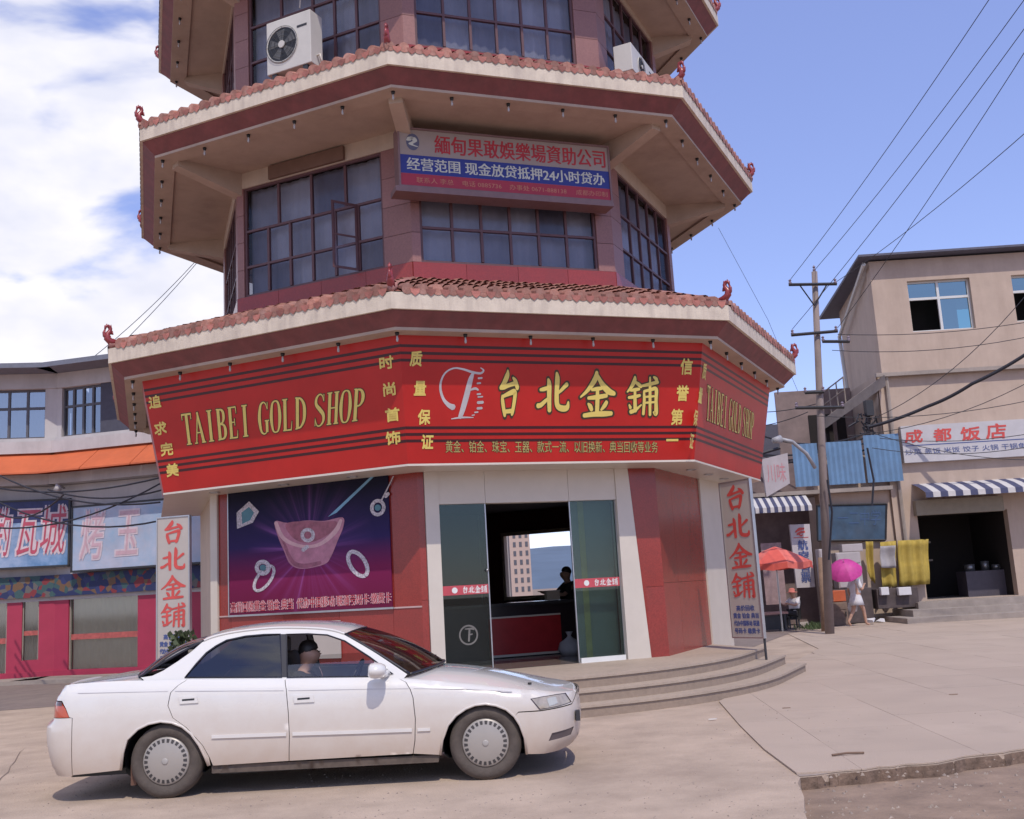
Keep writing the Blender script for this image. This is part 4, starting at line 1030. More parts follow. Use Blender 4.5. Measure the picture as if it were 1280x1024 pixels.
fender=shp(fe[0][0],3.53,20)+[(3.575,zsh(3.575)),(3.62,zsh(3.62)),(3.665,zsh(3.665)),(3.688,.668)]+[cpx(716,881.5,-.78),cpx(676,887.5,-.84),cpx(648,889.3,-.86)]+farch[::-1][3:]+[(farch[0][0]-.01,farch[0][1])]+fe[1:][::-1]
sidepanel('front_fender',fender,[hl],m_carw,Yb)
sidepanel('front_door',door_f,[],m_carw,Yb); sidepanel('rear_door',door_r,[],m_carw,Yb)
# rear quarter
tl_=pxl([(60,878),(77,879.5),(83,886),(88,896.5),(60,896.5)],-.84)
tlz0,tlz1=tl_[3][1],tl_[0][1]
rq=sh_(rearedge,-gp)
xbs=cpx(91,925,-.86)[0]
xr_t=lambda z: interp(XR,z)+.012
quarter=[(xbs+gp,.245),(xbs+gp,tlz0-.005),(tl_[3][0]+.006,tlz0+.002),(tl_[2][0]+.008,tl_[2][1]+.002),(tl_[1][0]+.006,tlz1+.006),(xr_t(tlz1)+.002,tlz1+.006)]+[(xr_t(z),z) for z in (.90,.94,.97)]+[p for p in shp(-1.025,rq[0][0],16)]+rq[1:-1]+[(rarch[-1][0]+.012,rarch[-1][1])]+rarch[::-1]
sidepanel('rear_quarter',quarter,[],m_carw,Yb)
tail=[(xr_t(tlz0),tlz0),(tl_[3][0],tlz0),tl_[2],tl_[1],(xr_t(tlz1),tlz1)]
zm=(tlz0+tlz1)/2
m_tl=mat('tail lamp red',(.48,.07,.03),.15,.1,coat=1); m_tld=mat('tail lamp dark',(.07,.015,.015),.15,.1,coat=1)
sidepanel('taillight',tail,[],m_tl,Yb,off=-.004,g=.03)
tb=[(xr_t(tlz1-.035),tlz1-.035),(tl_[1][0]+.01,tlz1-.035),(tl_[1][0],tlz1-.002),(xr_t(tlz1)+.002,tlz1-.002)]
sidepanel('taillight_trim',tb,[],m_tld,Yb,off=.001,g=.03,thick=.004)
# bumpers
rb=[(xr_t(.25)+.02,.24),(xbs-gp,.235),(xbs-gp,tlz0-.006)]+[(xr_t(z)+.002,z) for z in (tlz0-.006,.64,.58,.50,.40,.32)]
sidepanel('rear_bumper',rb,[],m_carw,Yb)
fog=pxl([(690,916.5),(719,912),(714.7,922),(685.6,926.5)],-.82)
fbp=[(farch[-1][0]+.005,farch[-1][1])]+farch[::-1][1:4]+pxl([(648,890.6)])+[cpx(676,889,-.84),cpx(716,883,-.78),(3.692,.66)]
fbp+= [(interp(XF,z)-.012,z) for z in (.63,.56,.48,.40,.32,.26,.22)]+pxl([(700,941),(680,943)],-.84)
sidepanel('front_bumper',fbp,[fog],m_carw,Yb)
sidepanel('fog_lamp_recess',fog,[],mat('fog lamp',(.10,.08,.085),.25,.1),Yb,off=-.012,thick=0)
m_hl=mat('headlamp lens',(.36,.31,.26),.08,.25,14,coat=1); m_hlf=mat('headlamp frame',(.07,.05,.06),.3)
sidepanel('headlight_frame',hl,[],m_hlf,Yb,off=-.012,thick=0)
cxh=sum(p[0] for p in hl)/len(hl); czh=sum(p[1] for p in hl)/len(hl)
hl2=[(cxh+(x-cxh)*.93,czh+(z-czh)*.88) for x,z in hl]
for o in sidepanel('headlight',hl2,[],m_hl,Yb,off=-.006,thick=0): 
    pass
hl3=[(cxh+.0+(x-cxh)*.26,czh+(z-czh)*.62) for x,z in hl]
sidepanel('headlight_reflector',hl3,[],mat('reflector',(.55,.52,.45),.2,.1,metal=.4),Yb,off=-.003,thick=0)
# rubber strips, pinstripe and handles
def strip(name,px,h,m,off,y=-.88):
    P=pxl(px,y); a=[(x,z-h) for x,z in P]+[(x,z+h) for x,z in P][::-1]
    return sidepanel(name,a,[],m,Yb,off=off,thick=off+.004,g=.04)
m_strip=mat('side moulding',(.66,.63,.60),.4,.03)
strip('side_moulding',[(265,921),(300,919.8),(358,917.8)],.014,m_strip,.012)
strip('side_moulding',[(366,917.5),(440,915.2),(515,912.5)],.014,m_strip,.012)
strip('side_moulding',[(522,912.3),(538,911.6)],.012,m_strip,.012)
m_line=mat('pinstripe grey',(.42,.40,.41),.5)
strip('pinstripe',[(96,867),(160,865.5),(209,864.6)],.0022,m_line,.0015); strip('pinstripe',[(218,864.3),(354,863.6)],.0022,m_line,.0015)
strip('pinstripe',[(360,863.5),(440,862),(511,861)],.0022,m_line,.0015); strip('pinstripe',[(517,861),(580,861.5),(640,865)],.0022,m_line,.0015)
for px in ([(223,871),(246,870.8),(248,878.5),(225,880)],[(366.5,869.5),(391,869),(393,877.5),(368,878.8)]):
    h=pxl(px,-.88); hs=sidepanel('door_handle',h,[],m_carw,Yb,off=.012,thick=.02,g=.03)
    c=(sum(p[0] for p in h)/4,sum(p[1] for p in h)/4); s_=[(c[0]-.055,c[1]-.006),(c[0]+.055,c[1]-.004),(c[0]+.055,c[1]+.012),(c[0]-.055,c[1]+.010)]
    sidepanel('handle_slot',s_,[],m_black,Yb,off=.0135,thick=.004,g=.03)
# sill (black) under the doors and floor pan
sillp=[(rarch[-1][0]+.02,rarch[-1][1]),(farch[0][0]-.01,farch[0][1]),(farch[0][0]-.02,.175),(rarch[-1][0]+.02,.19)]
sillp=[(x,z-.004 if z>.2 else z) for x,z in sillp]
sidepanel('sill',sillp,[],mat('dirty sill',(.10,.075,.06),.8,.3,10),lambda x,z:Yb(x,.3)-.03,thick=.1)
mb=MB(); mb.box(.45,2.35,-.78,.78,.17,.22); mb.box(-.90,-.4,-.70,.70,.205,.26); mb.box(3.0,3.42,-.55,.55,.20,.28); mb.box(-.7,3.4,-.45,.45,.20,.32); mb.build('underbody',m_black,car)
mb=MB(); mb.box(-.33,-.28,-.80,-.60,.12,.30); mb.build('mud_flap',mat('rusty bracket',(.12,.06,.04),.8),car)
# wheel wells
for xc in (0,WB):
    for sg in (-1,1):
        mb=MB(); mb.lathe([(.385,0),(.385,.35),(0,.35)],(xc,sg*.80,.33),(0,-sg,0),24); 
        mb.v=[Vector((v.x,v.y,max(v.z,.20))) for v in mb.v]
        mb.build('wheel_well',m_black,car,smooth=True)
# arch lips
def lip(arch):
    for sg in (-1,1):
        P=[(x,sg*(Yb(x,z)+.002),z) for x,z in arch]; MB().tube(P,.012,6).build('arch_lip',m_carw,car,smooth=True)
lip(farch); lip(rarch)
# wheels
m_slot=mat('hubcap slot',(.05,.045,.045),.6)
def wheel():
    w_=empty('wheel',(0,0,0)); w_.parent=car
    rt=.322
    MB().lathe([(.20,-.10),(.285,-.10),(rt-.012,-.085),(rt,-.06),(rt,.04),(rt-.008,.075),(rt-.035,.093),(.27,.10),(.225,.092),(.205,.07)],(0,0,0),(0,-1,0),48).build('tyre',m_tyre,w_,smooth=True)
    mb=MB(); mb.lathe([(.208,.06),(.206,.082),(.196,.090),(.175,.094),(.150,.100),(.10,.108),(.04,.112),(0,.112)],(0,0,0),(0,-1,0),48); mb.build('hubcap',m_chrome,w_,smooth=True)
    mb=MB()
    for k in range(26):
        a=2*PI*k/26; ca_,sa=math.cos(a),math.sin(a)
        P=[]
        for (r,t) in ((.158,-.010),(.158,.010),(.190,.014),(.190,-.014)):
            yy=-(.0995 if r<.17 else .0935); P.append((r*ca_-t*sa,yy,r*sa+t*ca_))
        mb.add(P,[(0,1,2,3)])
    mb.build('hubcap_slots',m_slot,w_,fix=False)
    MB().lathe([(.028,.112),(.028,.116),(.02,.118),(0,.118)],(0,0,0),(0,-1,0),16).build('hub_badge',mat('badge',(.35,.33,.31),.4),w_,smooth=True)
    return w_
W0=wheel()
pos=[((0,-.765,.319),0),((WB,-.765,.319),0),((0,.765,.319),PI),((WB,.765,.319),PI)]
for i,(p,rz) in enumerate(pos):
    if i==0: o=W0
    else:
        o=W0.copy(); COL.objects.link(o); o.parent=car
        for ch in [c for c in bpy.data.objects if c.parent==W0]:
            c=ch.copy(); COL.objects.link(c); c.parent=o
    o.location=p; o.rotation_euler=(0,R(11*i),rz)
# ---- road dust on the lower body
t=m_carw.node_tree; b=t.nodes['Principled BSDF']; l0=b.inputs['Base Color'].links[0].from_socket
c=N(t,'ShaderNodeTexCoord'); s_=N(t,'ShaderNodeSeparateXYZ'); t.links.new(c.outputs['Object'],s_.inputs[0])
n_=N(t,'ShaderNodeTexNoise'); n_.inputs['Scale'].default_value=5; n_.inputs['Detail'].default_value=8; n_.inputs['Roughness'].default_value=.7; t.links.new(c.outputs['Object'],n_.inputs['Vector'])
zz=mathn(t,'MULTIPLY_ADD',n_.outputs[0],-.35,s_.outputs[2])
mr_=N(t,'ShaderNodeMapRange'); t.links.new(zz,mr_.inputs[0]); mr_.inputs[1].default_value=.72; mr_.inputs[2].default_value=-.02; mr_.inputs[3].default_value=.03; mr_.inputs[4].default_value=.95
x_=N(t,'ShaderNodeMixRGB'); t.links.new(mr_.outputs[0],x_.inputs[0]); t.links.new(l0,x_.inputs[1]); x_.inputs[2].default_value=(.46,.35,.27,1); t.links.new(x_.outputs[0],b.inputs['Base Color'])
r_=N(t,'ShaderNodeMapRange'); t.links.new(mr_.outputs[0],r_.inputs[0]); r_.inputs[3].default_value=.20; r_.inputs[4].default_value=.6; t.links.new(r_.outputs[0],b.inputs['Roughness']); t.links.new(mathn(t,'SUBTRACT',1,mr_.outputs[0],clamp=True),b.inputs['Coat Weight'])
# ---- greenhouse
def gpxl(pts):
    o=[]
    for x,y in pts:
        yl=-.75
        for _ in range(8): X,Z=cpx(x,y,yl); yl=-Yg(Z)
        o.append((X,Z))
    return o
gh=gpxl([(509,843),(484,826),(456,807.5),(431,792.5)])+gpxl([(415,788),(390,785.5),(350,785),(320,787),(290,791),(268,796),(255,801)])+gpxl([(239,815),(222,827),(204,838.5),(190,845),(176,847)])
gh_poly=gh+[(x,zsh(x)-.012) for x in (gh[-1][0]+.05,.1,.3,.6,1.0,1.4,1.8,gh[0][0]-.04)]
w_r=gpxl([(231,847),(246,829),(258,816),(270,807.5),(283,800.5),(307,795.3),(330,793.3),(350,792.6),(352.5,846.6)])
w_f=gpxl([(358,792.8),(385,792.6),(409,794),(431,801.5),(462,821.5),(491,843),(475,845.5),(359,846.8)])
sidepanel('door_frame',gh_poly,[w_r,w_f],m_carw,lambda x,z:Yg(z),thick=.012)
m_trim=mat('window trim',(.012,.012,.02),.35,.05)
def trim(poly,name):
    for sg in (-1,1): MB().tube([(x,sg*(Yg(z)+.001),z) for x,z in poly],.008,5,closed=True).build(name,m_trim,car)
trim(w_r,'window_trim'); trim(w_f,'window_trim')
bp=gpxl([(350.5,792.7),(357.5,792.7),(359,846.8),(352.5,846.6)]); sidepanel('door_pillar',bp,[],m_trim,lambda x,z:Yg(z)+.002,thick=.02,g=.1)
m_cg=glass('car side glass',(.10,.10,.12),.93,.01,(.9,.92,1),.8); m_cg2=glass('car front side glass',(.75,.76,.76),.93,.01)
m_ws=glass('windscreen glass',(.34,.32,.30),.96,.06,(.5,.5,.5),.45)
sidepanel('rear_side_glass',w_r,[],m_cg,lambda x,z:Yg(z)-.008,thick=0,g=.12)
# front side window wound half down: lower pane only
wl=[p for p in w_f]; zc_=gpxl([(400,829)])[0][1]
lowpoly=clip(w_f,[(-5,0),(5,0),(5,zc_),(-5,zc_)]) or w_f
sidepanel('front_side_glass',lowpoly,[],m_cg2,lambda x,z:Yg(z)-.008,thick=0,g=.12)
# roof
n=26; rail=gpxl([(431,792.5),(415,788),(390,785.5),(350,785),(320,787),(290,791),(268,796),(255,801)])[::-1]
railT=smooth_T(rail,5)
x0r,x1r=railT[0][0],railT[-1][0]
rows=[]
for i in range(n+1):
    u=i/n; row=[]
    for j in range(-12,13):
        v=j/12; xx=x0r+(x1r-x0r)*u; 
        dx=( .10*(1-v*v) if u>.5 else 0)*max(0,(u-.5)/.5)**1 + (-.06*(1-v*v) if u<.5 else 0)*max(0,(.5-u)/.5)
        z=interp(railT,xx); yw=Yg(z)
        crown=(.050)*(1-abs(v)**2.6)*(1-.25*abs(2*u-1)**3)
        row.append((xx+dx,v*yw,z+crown-(.012 if u>.9 else 0)*0))
    rows.append(row)
me=MB().grid(rows).mesh('roof',m_carw,True,False); roof=inst('roof',me,car)
MB().tube([(x,-(Yg(z)+.001),z+.002) for x,z in railT],.012,6).build('roof_rail',m_carw,car,smooth=True)
MB().tube([(x,(Yg(z)+.001),z+.002) for x,z in railT],.012,6).build('roof_rail',m_carw,car,smooth=True)
# windscreen and rear glass: ruled between top curve and bottom curve
top=rows[-1]; topr=rows[0]
A0=gh[0]; 
cowl=[]; 
xfar,zfar=cpx(548,831.5,.55)
for j in range(-12,13):
    v=j/12; s=1-v*v; cowl.append((A0[0]+.02+ .26*s, v*Yg(A0[1])*1.0, A0[1]+.045*s))
def glasspatch(name,T,B,m,bulge,nx=14):
    P=[]
    for i in range(nx+1):
        t=i/nx; row=[]
        for a,b,j in zip(T,B,range(-12,13)):
            v=j/12; p=Vector(a).lerp(Vector(b),t); bl_=bulge*4*t*(1-t); row.append((p.x+bl_[0] if 0 else p.x+bulge[0]*4*t*(1-t)*(1-.6*v*v),p.y,p.z+bulge[1]*4*t*(1-t)*(1-.6*v*v)))
        P.append(row)
    return MB().grid(P).build(name,m,car,smooth=True,fix=False),P
bulgeF=(.02,.035)
def gpatch(name,T,B,m,bulge,nx=14,edge=None):
    P=[]
    for i in range(nx+1):
        t=i/nx; row=[]
        for a,b,j in zip(T,B,range(-12,13)):
            v=j/12; p=Vector(a).lerp(Vector(b),t); k_=4*t*(1-t)*(1-.8*v*v); row.append((p.x+bulge[0]*k_,p.y,p.z+bulge[1]*k_))
        P.append(row)
    MB().grid(P).build(name,m,car,smooth=True,fix=False); return P
Pw=gpatch('windscreen',[(x,y*.985,z-.004) for x,y,z in top],[(x,y*.985,z) for x,y,z in cowl],m_ws,bulgeF)
# pillar-coloured edges of windscreen
for sg in (0,-1):
    MB().tube([Vector(r[sg])+Vector((0,0,.0)) for r in Pw],.016,6).build('windscreen_edge',m_trim,car,smooth=True)
MB().tube([Vector(p) for p in Pw[-1]],.012,6).build('wiper_cowl',m_trim,car,smooth=True)
MB().tube([Vector(p) for p in Pw[0]],.008,6).build('windscreen_edge',m_trim,car,smooth=True)
for y0,y1 in ((.1,.62),):
    MB().tube([(A0[0]+.22,y0,A0[1]+.05),(A0[0]+.17,(y0+y1)/2,A0[1]+.085),(A0[0]+.15,y1,A0[1]+.075)],.007,5).build('wiper',m_black,car)
Cb=gh[-1]
rbot=[(Cb[0]-.02-.16*(1-(j/12)**2),(j/12)*Yg(Cb[1])*.96,Cb[1]+.022*(1-(j/12)**2)) for j in range(-12,13)]
Pr=gpatch('rear_glass',[(x,y*.985,z-.002) for x,y,z in topr],rbot,glass('rear glass',(.18,.18,.20),.85,.02,(.8,.8,.85)),(-.02,.055))
for sg in (0,-1): MB().tube([Vector(r[sg]) for r in Pr],.014,6).build('rear_glass_edge',m_trim,car,smooth=True)
MB().tube([Vector(p) for p in Pr[-1]],.010,6).build('rear_glass_edge',m_trim,car,smooth=True)
# hood
def deck(name,x0f,x1f,zc,nx,flat=2.6):
    P=[]
    for i in range(nx+1):
        u=i/nx; row=[]
        for j in range(-16,17):
            v=j/16; x=x0f(v)+(x1f(v)-x0f(v))*u
            zs=zsh(x); ys=Yb(x,zs)-.002; c=zc(x)
            row.append((x,v*ys,zs+(c-zs)*(1-abs(v)**flat)))
        P.append(row)
    return P
HZ=smooth_T([cpx(548,831.5,-.1),cpx(580,833.5,-.1),cpx(617,838,-.1),cpx(650,845,-.15),(3.30,.785),(3.45,.745),(3.55,.722),(3.62,.706),(3.68,.692)])
cowx=lambda v: A0[0]-.04+.30*(1-v*v)
Ph=deck('hood',cowx,lambda v:3.672+.020*(1-v*v)-.0,lambda x:max(interp(HZ,x),zsh(x)+.004),26)
inst('hood',autosm(MB().grid(Ph).mesh('hood',m_carw,True,False),50),car)
TZ=smooth_T([(-1.05,.985),cpx(76,856,-.3),cpx(95,852,-.2),cpx(120,848.5,-.1),cpx(160,843,-.1),(.2,1.085)])
Pt=deck('boot',lambda v:-1.045,lambda v:Cb[0]+.03-.17*(1-v*v),lambda x:max(interp(TZ,x),zsh(x)+.003),16,3)
inst('boot_lid',autosm(MB().grid(Pt).mesh('boot',m_carw,True,False),50),car)
# front and rear closing faces
_zs,_zc=zsh(3.672),max(interp(HZ,3.672),zsh(3.672)+.004)
zlim=lambda v:_zs+(_zc-_zs)*(1-abs(v)**2.6)-.004
def endcap(name,xe,zs_,sgn,m,ym=9,dx=0):
    P=[]
    for z in zs_:
        x=xe(z)-sgn*.012; y0=min(ym,Yb(x,min(z,zsh(x)))); x+=dx; P.append([(x+sgn*.030*(1-(j/8)**2),y0*j/8,min(z,zlim(j/8)) if sgn>0 else z) for j in range(-8,9)])
    me=MB().grid(P).mesh(name,m,True,False); return inst(name,me,car)
endcap('front_face',lambda z:interp(XF,z),[.235,.28,.34,.42,.50,.57,.62,.66,.70,.73],1,m_carw)
endcap('grille',lambda z:interp(XF,z),[.657,.69,.712],1,mat('grille',(.10,.10,.11),.3,metal=.5),.42,.012)
endcap('rear_face',lambda z:interp(XR,z),[.24,.32,.40,.50,.60,.69,.75,.85,.93,.975],-1,m_carw)
# nose filler between hood front and fender top
MB().tube([Vector(p)-Vector((.006,0,.012)) for p in Ph[-1]],.018,6).build('hood_edge',m_carw,car,smooth=True)
MB().tube([Vector(p) for p in Pt[0]],.010,6).build('boot_edge',m_carw,car,smooth=True)
MB().box(3.66,3.70,-.60,-.52,.43,.52).build('plate_bracket',m_dark,car)
MB().box(3.24,3.275,-.61,-.575,.78,.792).build('washer_nozzle',m_black,car)
# mirror
for sg in (-1,1):
    mx_,mz_=cpx(470,838.5,-1.0)
    mr_=empty('door_mirror',(0,0,0)); mr_.parent=car
    mb=MB(); mb.lathe([(0,-.062),(.055,-.06),(.078,-.04),(.088,0),(.082,.05),(.06,.085),(.03,.10),(0,.103)],(mx_-.01,sg*.99,mz_),(1,sg*-.15,-.05),18)
    for v in mb.v: 
        v.z=mz_+(v.z-mz_)*.80; v.y=sg*.99+(v.y-sg*.99)*1.25
    mb.build('mirror_shell',m_carw,mr_,smooth=True)
    x1,z1_=gpxl([(488,843)])[0]
    MB().tube([(mx_+.03,sg*.90,mz_-.05),(x1-.03,sg*(Yg(z1_)+.0),z1_+.01)],[.03,.035],8).build('mirror_arm',m_carw,mr_,smooth=True)
    tri=gpxl([(468,827),(492,843.5),(470,846)]); sidepanel('mirror_base',tri,[],m_carw,lambda x,z:Yg(z)+.004,thick=.01,g=.2,both=False) if sg<0 else None
# interior
mb=MB(); mb.box(-.35,2.2,-.70,.70,.30,.36); mb.build('cabin_floor',m_inter,car)
def seat(x,y):
    mb=MB(); mb.box(x-.05,x+.48,y-.25,y+.25,.42,.60); mb.build('seat_cushion',m_inter,car,bevel=.04)
    P=[(x-.02,.58),(x+.13,.58),(x-.12,1.16),(x-.22,1.14)]
    mb=MB(); mb.prism(P,lambda u,v,d:(u,y+d,v),-.25,.25); mb.build('seat_back',m_inter,car,bevel=.03)
    mb=MB(); mb.box(x-.25,x-.16,y-.13,y+.13,1.14,1.30); mb.build('headrest',m_inter,car,bevel=.03)
seat(1.0,-.38); seat(1.0,.38)
mb=MB(); mb.box(.0,.5,-.62,.62,.45,.62); mb.prism([(-.08,.6),(.08,.6),(-.12,1.05),(-.25,1.03)],lambda u,v,d:(u,d,v),-.62,.62); mb.build('rear_bench',m_inter,car)
mb=MB(); mb.prism([(1.65,.55),(2.05,.55),(2.15,.86),(1.9,.93),(1.72,.88)],lambda u,v,d:(u,d,v),-.68,.68); mb.build('dashboard',mat('dashboard',(.07,.065,.065),.7),car,bevel=.03)
mb=MB(); mb.box(-.75,-.1,-.64,.64,.97,.99); mb.build('parcel_shelf',m_inter,car)
sw_=MB(); cS=Vector((1.62,-.38,.90)); tilt=Vector((-.9,0,.42)).normalized(); e1_=Vector((0,1,0)); e2_=tilt.cross(e1_)
sw_.tube([cS+(e1_*math.cos(t)+e2_*math.sin(t))*.185 for t in [2*PI*k/24 for k in range(24)]],.014,6,closed=True); sw_.tube([cS-e1_*.18,cS,cS+e1_*.18],.014,5); sw_.tube([cS,cS-tilt*.3],.03,6)
sw_.build('steering_wheel',m_black,car,smooth=True)
# ------------------------------------------------------------------ people
def skinmesh(name,V,E,Rr,m,parent,root=0,sub=2,smooth=True):
    me=bpy.data.meshes.new(name); me.from_pydata([Vector(v) for v in V],E,[]); o=bpy.data.objects.new('tmp',me); COL.objects.link(o)
    md=o.modifiers.new('s','SKIN'); md.use_smooth_shade=True
    for i,sv in enumerate(me.skin_vertices[0].data):
        r=Rr[i]; sv.radius=(r,r) if not isinstance(r,tuple) else r; sv.use_root=(i==root)
    sb_=o.modifiers.new('u','SUBSURF'); sb_.levels=sub; sb_.render_levels=sub
    bpy.context.view_layer.update()
    m2=bpy.data.meshes.new_from_object(o.evaluated_get(bpy.context.evaluated_depsgraph_get())); bpy.data.objects.remove(o)
    m2.materials.clear(); m2.materials.append(m); m2.polygons.foreach_set('use_smooth',[True]*len(m2.polygons))
    return inst(name,m2,parent)
def chain(V,E,Rr,start,pts,rad):
    p=start
    for q,r in zip(pts,rad): V.append(q); Rr.append(r); E.append((p,len(V)-1)); p=len(V)-1
    return p
def person(label,loc,rz,J,cloth_top,cloth_low,hair='short',scale=1,head_dir=(0,-1,0),group=None,sleeve=True):
    """J: joints dict in local metres; faces -y"""
    r=empty('person',loc,rz,label=label,cat='person',group=group); r.scale=(scale,)*3
    V=[J['hip']];E=[];Rr=[.13]
    c=chain(V,E,Rr,0,[J['waist'],J['chest'],J['neck'],J['neck2'],J['head'],J['top']],[.135,.165,.07,.062,.125,.115])
    ic=2
    for s in 'lr':
        chain(V,E,Rr,ic,[J['sh'+s],J['el'+s],J['wr'+s],J['ha'+s]],[.062,.042,.03,.03])
        # fingers and thumb
        h=len(V)-1; d=(Vector(J['ha'+s])-Vector(J['wr'+s])).normalized(); sd=d.cross(Vector((0,0,1))); sd=sd.normalized() if sd.length>.1 else Vector((1,0,0))
        for q in (-.03,-.01,.01,.03): chain(V,E,Rr,h,[Vector(J['ha'+s])+d*.05+sd*q,Vector(J['ha'+s])+d*.085+sd*q+Vector((0,-.01,-.01))],[.010,.008])
        chain(V,E,Rr,0,[J['th'+s],J['kn'+s],J['an'+s],J['to'+s]],[.09,.058,.036,.032])
    skinmesh('body',V,E,Rr,m_skin,r)
    if cloth_top:
        V=[J['hip']];E=[];Rr=[.17]; chain(V,E,Rr,0,[J['waist'],J['chest'],Vector(J['chest']).lerp(Vector(J['neck']),.6)],[.165,.185,.10])
        for s in 'lr':
            if sleeve: chain(V,E,Rr,2,[J['sh'+s],Vector(J['sh'+s]).lerp(Vector(J['el'+s]),.85)],[.088,.065])
        skinmesh('shirt',V,E,Rr,cloth_top,r)
    if cloth_low:
        V=[J['hip']];E=[];Rr=[.18]
        for s in 'lr': chain(V,E,Rr,0,[J['th'+s],Vector(J['th'+s]).lerp(Vector(J['kn'+s]),1.0),Vector(J['kn'+s]).lerp(Vector(J['an'+s]),.8)],[.105,.075,.055])
        skinmesh('trousers',V,E,Rr,cloth_low,r)
    hd=Vector(J['head']); tp=Vector(J['top']); up=(tp-hd).normalized(); fd=Vector(head_dir)
    # face: eyes, nose, mouth, ears
    f=MB(); ctr=hd+up*.03; sd=fd.cross(up).normalized()
    f.lathe([(.012,0),(.008,.02),(.002,.028)],ctr+fd*.090-up*.01,fd,6); 
    f.lathe([(.02,-.01),(.022,.0),(.012,.012)],ctr+sd*.083,sd,7); f.lathe([(.02,-.01),(.022,0),(.012,.012)],ctr-sd*.083,-sd,7)
    f.build('nose_and_ears',m_skin,r,smooth=True)
    e_=MB(); 
    for q in (-.032,.032): e_.lathe([(.010,0),(.006,.006),(0,.007)],ctr+fd*.088+sd*q+up*.015,fd,6)
    e_.build('eyes',m_black,r); l_=MB(); l_.tube([ctr+fd*.082-up*.045-sd*.02,ctr+fd*.086-up*.047,ctr+fd*.082-up*.045+sd*.02],.005,5); l_.build('mouth',m_redink,r)
    if hair:
        hm=MB(); prof=[(.001,.104),(.045,.096),(.078,.072),(.097,.035),(.102,.0),(.098,-.03),(.085,-.055)]+([(.085,-.12),(.07,-.2),(.03,-.24)] if hair=='long' else [])
        hm.lathe(prof,ctr+up*.035-fd*.028,up,16)
        for v in hm.v:
            w_=(v-ctr).dot(fd); hgt=(v-ctr).dot(up)
            if w_>.03 and hgt<.05: v-=fd*(w_-.03)*.9   # hairline kept off the face
            v+=Vector((random.uniform(-.004,.004),random.uniform(-.004,.004),0))
        hm.build('hair',m_hair,r,smooth=True)
    return r
sit=dict(hip=(0,.05,.25),waist=(0,.08,.40),chest=(0,.12,.60),neck=(0,.11,.76),neck2=(0,.09,.82),head=(0,.07,.90),top=(0,.06,.99),
 shl=(-.18,.12,.70),shr=(.18,.12,.70),ell=(-.24,-.08,.52),elr=(.24,-.08,.52),wrl=(-.16,-.32,.58),wrr=(.16,-.32,.58),hal=(-.14,-.38,.60),har=(.14,-.38,.60),
 thl=(-.09,.0,.24),thr=(.09,.0,.24),knl=(-.12,-.42,.30),knr=(.12,-.42,.30),anl=(-.12,-.62,-.05),anr=(.12,-.62,-.05),tol=(-.12,-.76,-.08),tor=(.12,-.76,-.08))
m_blk=mat('black clothes',(.02,.018,.02),.9); m_wcl=mat('white clothes',(.62,.60,.62),.9,.05)
dl=Matrix.Translation(car_o)@Matrix.Rotation(crz,4,'Z')@Vector((1.20,-.34,.29))
J=dict(sit); 
for k_ in ('neck','neck2','head','top','chest','shl','shr'): 
    v=Vector(J[k_]); J[k_]=(v.x,v.y-.12*(v.z-.4),v.z)
drv=person('driver in dark clothes leaning forward at the wheel of the white car',dl,crz+PI/2,J,m_blk,m_blk,scale=.93)

# ------------------------------------------------------------------ generic facade plane
class Plane:
    def __init__(s,o,rz): s.o=Vector(o); s.rz=rz; s.M=(Matrix.Translation(s.o)@Matrix.Rotation(rz,4,'Z')); s.Mi=s.M.inverted()
    def px(s,x,y,out_=0):
        o=s.Mi@C0; d=s.Mi.to_3x3()@ray(x,y); t=(-out_-o.y)/d.y; p=o+d*t; return p.x,p.z
T3=lambda u,o,z:(u,-o,z)
def B3(name,u0,u1,o0,o1,z0,z1,m,par,**k): return MB().box(u0,u1,o0,o1,z0,z1,T3).build(name,m,par,**k)
m_bpink=mat('pink beige render',(.47,.365,.30),.9,.06,2,.12,40,grime=.4,gcol=(.30,.22,.17),gscale=.7,streak=2)
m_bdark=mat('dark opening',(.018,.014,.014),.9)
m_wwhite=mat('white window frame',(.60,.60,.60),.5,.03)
m_green=glass('green glass',(.10,.30,.28),.72,.03,(.7,.9,.9))
m_conc=mat('old concrete',(.33,.28,.25),.9,.12,3,.3,30,grime=.5)
m_roofd=mat('dark roof edge',(.10,.10,.14),.7)
# ---------------------------------------------- right building (restaurant)
rb0=gpt(1100,777); RBp=Plane(rb0,-YAW-.02)
rbld=empty('restaurant_building',rb0,-YAW-.02,label='pinkish beige building with white restaurant sign on the right',cat='building')
P=RBp.px
zt_=P(1180,319)[1]; zmid=P(1180,463)[1]; xl=P(1100,500)[0]; xlu=P(1093,400)[0]; XR_=xl+17
print('RB',zt_,zmid)
DEP=9
zg=P(1200,748)[1]
# lower wall: split round the shop opening
so0,_=P(1152,690); so1,_=P(1266,690); _,sz0=P(1200,748); _,sz1=P(1200,640)
B3('wall',xl,so0,-.3,0,-.2,zmid,m_bpink,rbld); B3('wall',so1,XR_,-.3,0,-.2,zmid,m_bpink,rbld); B3('wall',so0,so1,-.3,0,sz1,zmid,m_bpink,rbld); B3('wall',so0,so1,-.3,0,-.2,sz0,m_bpink,rbld)
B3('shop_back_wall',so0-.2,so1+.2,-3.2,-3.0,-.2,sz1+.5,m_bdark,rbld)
B3('shop_floor',so0,so1,-3,-.3,sz0-.05,sz0,m_conc,rbld); B3('shop_side',so0-.1,so0,-3,-.3,sz0,sz1,m_bdark,rbld); B3('shop_side',so1,so1+.1,-3,-.3,sz0,sz1,m_bdark,rbld); B3('shop_lintel',so0,so1,-3,-.3,sz1,sz1+.1,m_bdark,rbld)
